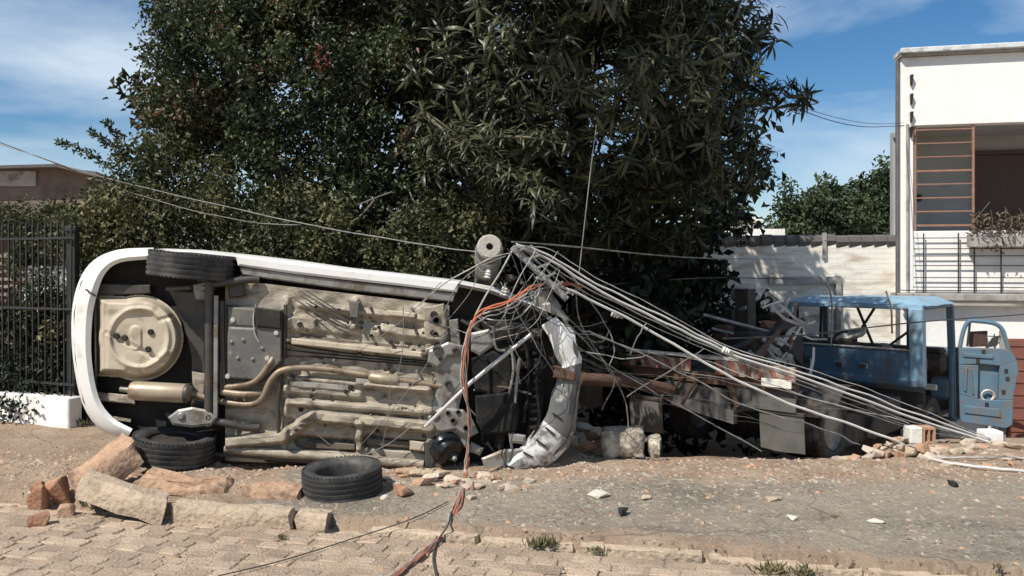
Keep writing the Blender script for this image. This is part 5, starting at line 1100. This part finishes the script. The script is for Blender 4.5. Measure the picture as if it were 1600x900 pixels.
def small_leaf_crown(name, parent, ells, ncl, per, lsz, m, spread=.14, red=None, shell=.55, up=.25):
    per_ = per; P0_, N0_ = crown_points(ells, ncl//9, shell); q_ = np.repeat(np.arange(len(P0_)), 9); u_ = rnd_unit(len(q_)); sz_ = np.repeat(np.random.uniform(.6, 1.5, len(P0_)), 9).reshape(-1, 1)
    Pc = P0_[q_]+u_*spread*1.7*sz_*np.random.rand(len(q_), 1)**.45; Nc = N0_[q_]*.5+u_; n = len(Pc); cl_ = np.repeat(np.random.normal(0, .16, len(P0_)), 9)
    off = rnd_unit(n*per_)*(np.random.rand(n*per_, 1)**.5)*spread; P = np.repeat(Pc, per_, 0)+off; Nr = np.repeat(Nc, per_, 0)
    d = Nr*.5+rnd_unit(len(P))*.9+np.array([0, 0, -.15]); nn = Nr*.5+np.array([0, 0, up])+rnd_unit(len(P))*.8
    ln = lsz*np.random.uniform(.65, 1.35, len(P)); V, Fq = leaf_quads(P, ln, ln*.55, d, nn)
    t = np.repeat(tint_of(Pc, n)+cl_, per_)+np.random.normal(0, .12, len(P)); t = np.clip(t, 0, .95)
    if red is not None:
        for (c, r) in red: t[np.linalg.norm((P-np.array(c))*np.array([1, .25, .6]), axis=1) < r] = 1.0
    return npmesh(name, V, Fq, m, parent, tint=np.tile(t, 2))
def trunk_mesh(name, parent, base, paths, m='bark'):
    m_ = MB()
    for pts, r0, r1 in paths:
        S_ = spline(pts, 6); n_ = len(S_); m_.tube([p+Vector((nv(i*.4, r0*90, 1), nv(i*.4, r0*90, 4), 0))*.06 for i, p in enumerate(S_)], [r0+(r1-r0)*i/(n_-1) for i in range(n_)], 10)
    return m_.build(name, m, parent, smooth=True, fix=False)
# left tree with small leaves
lt_ = thing('small_leaved_tree', 'big dark small-leaved tree filling the sky behind the car\'s rear', 'tree', (-2.2, 10.2, 0))
LE = [(420, 120, 9.9, 175, 160, 1.3), (350, 85, 9.7, 100, 115, 1.0), (290, 40, 9.7, 42, 52, .6), (240, 92, 9.6, 26, 18, .3), (560, 60, 9.9, 190, 180, 1.4), (335, 215, 9.5, 75, 85, .9), (300, 165, 9.5, 45, 45, .6), (490, 270, 9.4, 170, 110, .9), (640, 190, 9.9, 150, 180, 1.2), (450, -120, 10.2, 240, 160, 1.3), (620, -150, 10.2, 260, 180, 1.3), (320, -30, 9.8, 105, 70, .9)]
small_leaf_crown('crown', lt_, LE, 2700, 32, .062, 'leaf_small', .20, red=[((at(497, 90, 8.6)), .10), ((at(585, 240, 8.5)), .06)])
trunk_mesh('trunk', lt_, None, [([Vector((-2.2, 10.2, -.1)), Vector((-2.15, 10.2, 1.2)), Vector((-2.0, 10.0, 2.6)), Vector((-1.7, 9.9, 4.5))], .22, .08), ([Vector((-2.1, 10.1, 1.6)), Vector((-2.9, 9.9, 2.8)), Vector((-3.5, 9.7, 4.2))], .12, .03), ([Vector((-2.0, 10.0, 2.4)), Vector((-1.2, 9.7, 3.3)), Vector((-.6, 9.5, 4.4))], .10, .03)])
for pts in ([(640, 160, 8.9), (680, 185, 8.7), (720, 215, 8.6)], [(560, 320, 8.6), (590, 308, 8.5), (612, 300, 8.5)], [(640, 300, 8.6), (652, 330, 8.5), (648, 352, 8.4)], [(530, 355, 8.5), (560, 340, 8.4), (585, 312, 8.4)]):
    m_ = MB(); m_.tube(spline([at(*p) for p in pts], 4), [.008]*9, 6); m_.build('bare_branch', 'twig', lt_, smooth=True)
# hedge of yellowish bushes under it, one thing per bush
BE = [[(190, 345, 9.0, 75, 45, .5), (140, 385, 9.0, 50, 40, .4)], [(290, 330, 8.9, 90, 75, .6), (250, 270, 9.0, 60, 40, .4)], [(400, 370, 8.8, 110, 85, .6)], [(540, 385, 8.75, 120, 75, .6)], [(680, 395, 8.7, 100, 65, .5), (730, 360, 8.8, 60, 40, .4)]]
BL = ['low yellowish bush behind the iron fence post', 'tall yellowish bush behind the car\'s upper rear wheel', 'dense bush behind the middle of the car\'s upper side', 'darker bush behind the front half of the car\'s upper side', 'leafy bush directly behind the hollow pole end']
for e, lb in zip(BE, BL):
    b0 = at(e[0][0], 500, e[0][2]); b0.z = 0; t = thing('bush', lb, 'bush', b0, 'bushes behind the car')
    e2 = e+[(e[0][0], 480, e[0][2], e[0][3]*.95, 110, .5)]
    small_leaf_crown('foliage', t, e2, 420, 26, .06, 'leaf_bush', .16, up=.4)
    m_ = MB()
    for k in range(6):
        tip = at(e[0][0]+random.uniform(-70, 70), e[0][1]+random.uniform(-50, 20), e[0][2]); m_.tube([b0+Vector((random.uniform(-.1, .1), 0, 0)), (b0+tip)/2+Vector((random.uniform(-.15, .15), 0, 0)), tip], [.02, .014, .006], 6)
    m_.build('stems', 'bark', t, smooth=True)
# thin sprays poking out into the sky at the left
for pts, lab in [([(215, 300, 9.0), (170, 262, 9.0), (130, 236, 9.0), (92, 222, 9.0)], 'long leafy spray reaching far left into the sky'), ([(240, 290, 9.1), (205, 250, 9.1), (185, 215, 9.1), (165, 190, 9.1)], 'upright leafy spray above the long one'), ([(225, 285, 9.1), (195, 250, 9.1), (165, 222, 9.1), (142, 208, 9.1)], 'short leafy spray between the other two')]:
    S_ = spline([at(*p) for p in pts], 10); t = thing('leafy_spray', lab, 'branch', S_[0]); m_ = MB(); m_.tube(S_, [.012*(1-.8*i/len(S_)) for i in range(len(S_))], 6); m_.build('stem', 'twig', t, smooth=True)
    idx = np.random.randint(0, len(S_), 190); idx = np.sort(idx)[: 190]; P = np.array([S_[i] for i in idx])+rnd_unit(190)*(.02+.05*(1-idx/len(S_))).reshape(-1, 1)
    V, Fq = leaf_quads(P, np.random.uniform(.04, .075, 190), .028, rnd_unit(190)+np.array([-.4, 0, .3]), rnd_unit(190)); npmesh('leaves', V, Fq, 'leaf_small', t, tint=np.random.rand(len(Fq))*.9)
# mango tree with rosettes of long leaves
mg = thing('mango_tree', 'huge dark mango tree with long drooping leaf rosettes behind the truck', 'tree', (1.0, 10.9, -.15))
ME = [(790, 120, 9.2, 170, 180, 1.3), (950, 90, 8.7, 190, 190, 1.5), (1070, 120, 9.0, 105, 180, 1.1), (1170, 45, 9.1, 42, 60, .45), (1165, 140, 9.2, 40, 50, .4), (1225, 150, 9.2, 40, 26, .3), (1182, 252, 9.2, 28, 48, .3), (1120, 230, 9.2, 62, 75, .7), (1040, 300, 9.9, 95, 110, .9), (860, 300, 9.4, 150, 110, .9), (730, 270, 9.2, 110, 90, .8), (900, -170, 8.6, 300, 170, 1.5), (815, -215, 6.75, 170, 110, .8), (700, -140, 9.0, 220, 170, 1.3), (1060, -130, 9.0, 170, 150, 1.5)]  # includes an unseen forward canopy lump added to shade the truck tail
def rosette_arrays(seed, nl=18):
    rs = np.random.RandomState(seed); Vs = []; Fs = []; k = 0
    for i in range(nl):
        az = i*2.4+rs.uniform(-.9, .9); el = rs.uniform(-.7, .8); ln = rs.uniform(.09, .24); wd = ln*rs.uniform(.12, .17)
        d = np.array([math.cos(az)*math.cos(el), math.sin(az)*math.cos(el), math.sin(el)]); s_ = np.array([-math.sin(az), math.cos(az), 0]); pts = []
        p = d*.015+np.array([0, 0, .1*rs.uniform(-1.2, .6)]); dd = d.copy(); wds = (.25, .9, 1., .65, .0)
        for j, wj in enumerate(wds):
            u = np.cross(s_, dd); pts.append((p+s_*wd*.5*wj+u*wd*.14*wj, p, p-s_*wd*.5*wj+u*wd*.14*wj)); p = p+dd*ln/4; dd = dd+np.array([0, 0, -.16-.3*((i*7) % 5)/5]); dd /= np.linalg.norm(dd)
        for a in pts: Vs += list(a)
        for j in range(4):
            b = k+j*3; Fs += [(b, b+1, b+4, b+3), (b+1, b+2, b+5, b+4)]
        k += 15
    return np.array(Vs), np.array(Fs), np.repeat(rs.uniform(0, 1, nl), 8)
RA = [rosette_arrays(i, 9+i) for i in range(10)]
Pm, Nm = crown_points(ME, 3600, .5)
order = np.argsort(-(1/Pm[:, 1]) + np.where((HZ+F*(CH-Pm[:, 2])/Pm[:, 1] < -20), 9, 0))
RM = []
for V, Fq, t in RA:
    me = npmesh('leaf_rosette', V, Fq, 'leaf_mango', None, org=(0, 0, 0), tint=np.clip(t*.8+.12, 0, .96), smooth=True); RM.append(me.data); bpy.data.objects.remove(me)
def rot_to(nv_, spin):
    z = Vector(nv_).normalized(); return (z.to_track_quat('Z', 'Y').to_matrix() @ Matrix.Rotation(spin, 3, 'Z'))
keep_obj = set(order[:240].tolist()); Vs = []; Fs = []; Ts = []; kk = 0
for i in range(len(Pm)):
    nn = Nm[i]*.7+np.array([0, -.1, .35])+np.random.normal(0, .5, 3); R_ = rot_to(nn, random.uniform(0, 6.28)); sc = random.uniform(.7, 1.4); q = random.randrange(10)
    if i in keep_obj:
        o = bpy.data.objects.new('leaf_rosette', RM[q]); COL.objects.link(o); o.parent = mg; o.location = Vector(Pm[i])-ORG['mango_tree']; o.rotation_euler = R_.to_euler(); o.scale = (sc,)*3
    else:
        V, Fq, t = RA[q]; Rn = np.array(R_); Vs.append(V @ Rn.T*sc+Pm[i]); Fs.append(Fq+kk); kk += len(V); Ts.append(np.clip(t*.55+.2*np.random.rand()+.1*nv(*Pm[i]), 0, .95))
cr_ = npmesh('crown', np.concatenate(Vs), np.concatenate(Fs), 'leaf_mango', mg, tint=np.concatenate(Ts), smooth=True); tag(cr_, kind='stuff')
trunk_mesh('trunk', mg, None, [([Vector((1.0, 10.9, -.3)), Vector((1.0, 10.8, 1.0)), Vector((.9, 10.3, 2.4)), Vector((.8, 9.7, 4.5))], .26, .10), ([Vector((1.0, 10.6, 1.6)), Vector((1.7, 10.1, 2.6)), Vector((2.4, 9.6, 4.0))], .13, .04), ([Vector((.9, 10.4, 2.0)), Vector((.2, 9.8, 2.9)), Vector((-.3, 9.3, 4.0))], .12, .03), ([Vector((2.2, 9.7, 3.4)), Vector((2.7, 9.4, 3.5)), Vector((3.1, 9.2, 3.55))], .03, .012)])
# pale lower branches of the mango tree
for (pts, lab) in [([(660, 175, 8.3), (700, 210, 8.2), (740, 245, 8.1), (790, 270, 8.0), (830, 290, 7.9), (850, 320, 7.8)], ''), ([(700, 225, 8.3), (760, 215, 8.2), (830, 215, 8.1), (880, 225, 8.0)], '')]:
    S_ = spline([at(*p) for p in pts], 6); m_ = MB(); m_.tube(S_, [.02*(1-.6*i/len(S_)) for i in range(len(S_))], 6); m_.build('low_branch', 'twig', mg, smooth=True)
    for p in S_[2:]:
        for _ in range(2):
            o = bpy.data.objects.new('leaf_rosette', random.choice(RM)); COL.objects.link(o); o.parent = mg; o.location = p+Vector((random.uniform(-.14, .14), random.uniform(-.1, .1), random.uniform(-.06, .12)))-ORG['mango_tree']
            o.rotation_euler = rot_to((random.uniform(-.4, .4), -.5, 1), random.uniform(0, 6.28)).to_euler(); o.scale = (random.uniform(.6, 1.0),)*3
# shaded thicket behind both trees
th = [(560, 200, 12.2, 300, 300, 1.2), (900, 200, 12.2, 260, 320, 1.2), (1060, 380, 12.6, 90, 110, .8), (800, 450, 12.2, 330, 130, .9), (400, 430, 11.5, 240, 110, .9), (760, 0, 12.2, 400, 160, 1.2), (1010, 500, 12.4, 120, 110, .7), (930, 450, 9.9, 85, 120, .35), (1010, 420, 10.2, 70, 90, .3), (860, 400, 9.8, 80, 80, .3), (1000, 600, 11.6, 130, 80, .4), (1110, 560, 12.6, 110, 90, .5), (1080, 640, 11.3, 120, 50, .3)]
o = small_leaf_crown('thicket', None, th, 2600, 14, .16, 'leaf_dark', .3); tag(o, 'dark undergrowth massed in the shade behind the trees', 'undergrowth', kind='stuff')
# shrubs inside the fence
for px, py, Y, rx, ry, lab, m in [(70, 520, 8.9, 45, 60, 'dark shrub pressed against the inside of the iron fence', 'leaf_small'), (15, 540, 9.0, 40, 70, 'reddish dark shrub at the left end of the iron fence', 'leaf_dry'), (120, 500, 9.3, 40, 60, 'low green shrub between fence post and the car\'s bumper', 'leaf_small'), (40, 590, 8.75, 70, 45, 'low dark shrub along the foot of the iron fence', 'leaf_dark'), (95, 585, 8.6, 50, 50, 'dense dark shrub at the foot of the fence post', 'leaf_dark'), (60, 345, 11.6, 60, 26, 'yellowish treetop behind the fence below the brown building', 'leaf_bush')]:
    b0 = at(px, py, Y); b0.z = 0; t = thing('shrub', lab, 'shrub', b0, 'shrubs inside the fence'); small_leaf_crown('foliage', t, [(px, py, Y, rx, ry, .35), (px, py+50, Y, rx, ry, .3)], 260, 22, .06, m, .13)
    m_ = MB(); m_.tube([b0, at(px, py+40, Y), at(px+5, py, Y)], [.02, .016, .008], 6); m_.build('stem', 'bark', t, smooth=True)
# far trees over the garden wall
for e, lab in [([(1290, 345, 34, 62, 46, 1.6), (1255, 365, 34, 40, 30, 1.2)], 'round green treetop left of two above the garden wall'), ([(1370, 330, 36, 50, 48, 1.6), (1395, 310, 36, 40, 34, 1.2), (1335, 350, 36, 40, 40, 1.2)], 'taller green treetop beside the white house')]:
    b0 = at(e[0][0], 500, e[0][2]); b0.z = -1.2; t = thing('far_tree', lab, 'tree', b0, 'treetops above the garden wall'); small_leaf_crown('crown', t, e, 420, 26, .22, 'leaf_far', .42, up=.5)
    trunk_mesh('trunk', t, None, [([b0, b0+Vector((.1, 0, 2)), at(e[0][0], e[0][1], e[0][2])], .2, .08)])
e = [(1128, 325, 20, 24, 22, .7)]; b0 = at(1128, 430, 20); b0.z = -1.2; t = thing('far_tree', 'small bluish treetop at the mango tree\'s right edge', 'tree', b0); small_leaf_crown('crown', t, e, 120, 20, .12, 'leaf_far', .25); trunk_mesh('trunk', t, None, [([b0, at(1128, 380, 20), at(1128, 325, 20)], .08, .03)])
# grass and weed tufts
def tuft(px, py, n, h, lab):
    p = G(px, py); p.z -= .01; t = thing('grass_tuft', lab, 'grass', p, 'weeds along the kerb')
    h *= .62; n = int(n*.6)
    P = np.array(p)+np.random.normal(0, 1, (n, 3))*np.array([h*.55, h*.22, 0]); d = np.random.normal(0, .45, (n, 3))+np.array([0, 0, 1.]); V, Fq = leaf_quads(P, h*np.random.uniform(.4, 1.1, n), .007, d, rnd_unit(n), .1); npmesh('blades', V, Fq, 'grass', t, tint=np.random.rand(len(Fq)))
for px, py, n, h, lab in [(848, 852, 190, .13, 'dry grass tuft at the kerb below the orange cables'), (932, 860, 110, .07, 'short grass tuft right of the taller kerb tuft'), (1212, 893, 150, .13, 'weed tuft at the kerb near the bottom edge'), (1255, 896, 110, .12, 'smaller weed tuft right beside the bottom-edge weed'), (150, 790, 150, .11, 'green grass tuft before the askew kerb stone'), (240, 790, 190, .12, 'grass tuft growing between the two fallen kerb stones'), (440, 838, 70, .05, 'sparse grass along the long fallen kerb stone'), (1305, 805, 60, .04, 'sparse low weeds in the middle of the pavement'), (1560, 885, 60, .05, 'low weeds at the kerb on the right edge'), (130, 664, 90, .14, 'small green weed beside the white base wall')]: tuft(px, py, n, h, lab)

# more thin strands tangled round the pole end and the car's nose
rg = random.Random(77)
for i in range(13):
    a = (rg.uniform(775, 880), rg.uniform(385, 450), 6.22); b = (rg.uniform(690, 960), rg.uniform(470, 610), rg.uniform(6.15, 6.5))
    mid = ((a[0]+b[0])/2+rg.uniform(-40, 40), max(a[1], b[1])*.5+min(a[1], b[1])*.5+rg.uniform(10, 60), 6.15)
    mm = rg.choice(['cable_white', 'cable_grey', 'cable_dark', 'cable_dark'])
    cable({'cable_white': 'pale', 'cable_grey': 'grey', 'cable_dark': 'dark'}[mm]+' frayed wire '+('left of' if b[0] < 800 else 'right of')+' the crossarm in the tangle at the car\'s nose', [a, mid, b], rg.choice([.0035, .0045, .006]), mm, 'frayed wires round the pole end', wig=.02)
for i in range(6):
    y0 = rg.uniform(500, 580); y1 = rg.uniform(600, 690); x1 = rg.uniform(1180, 1420)
    mm = ['cable_grey', 'cable_dark'][i % 2]
    cable({'cable_grey': 'grey', 'cable_dark': 'dark'}[mm]+' slack thin wire strung between the car\'s nose and the truck', [(rg.uniform(885, 910), y0, 6.5), (1000+rg.uniform(-30, 30), y0*.7+y1*.3+rg.uniform(0, 20), 6.9), (1130, y0*.4+y1*.6+rg.uniform(0, 25), 7.2), (x1, y1, 7.5)], .0035, mm, 'slack wires before the truck', wig=.03)
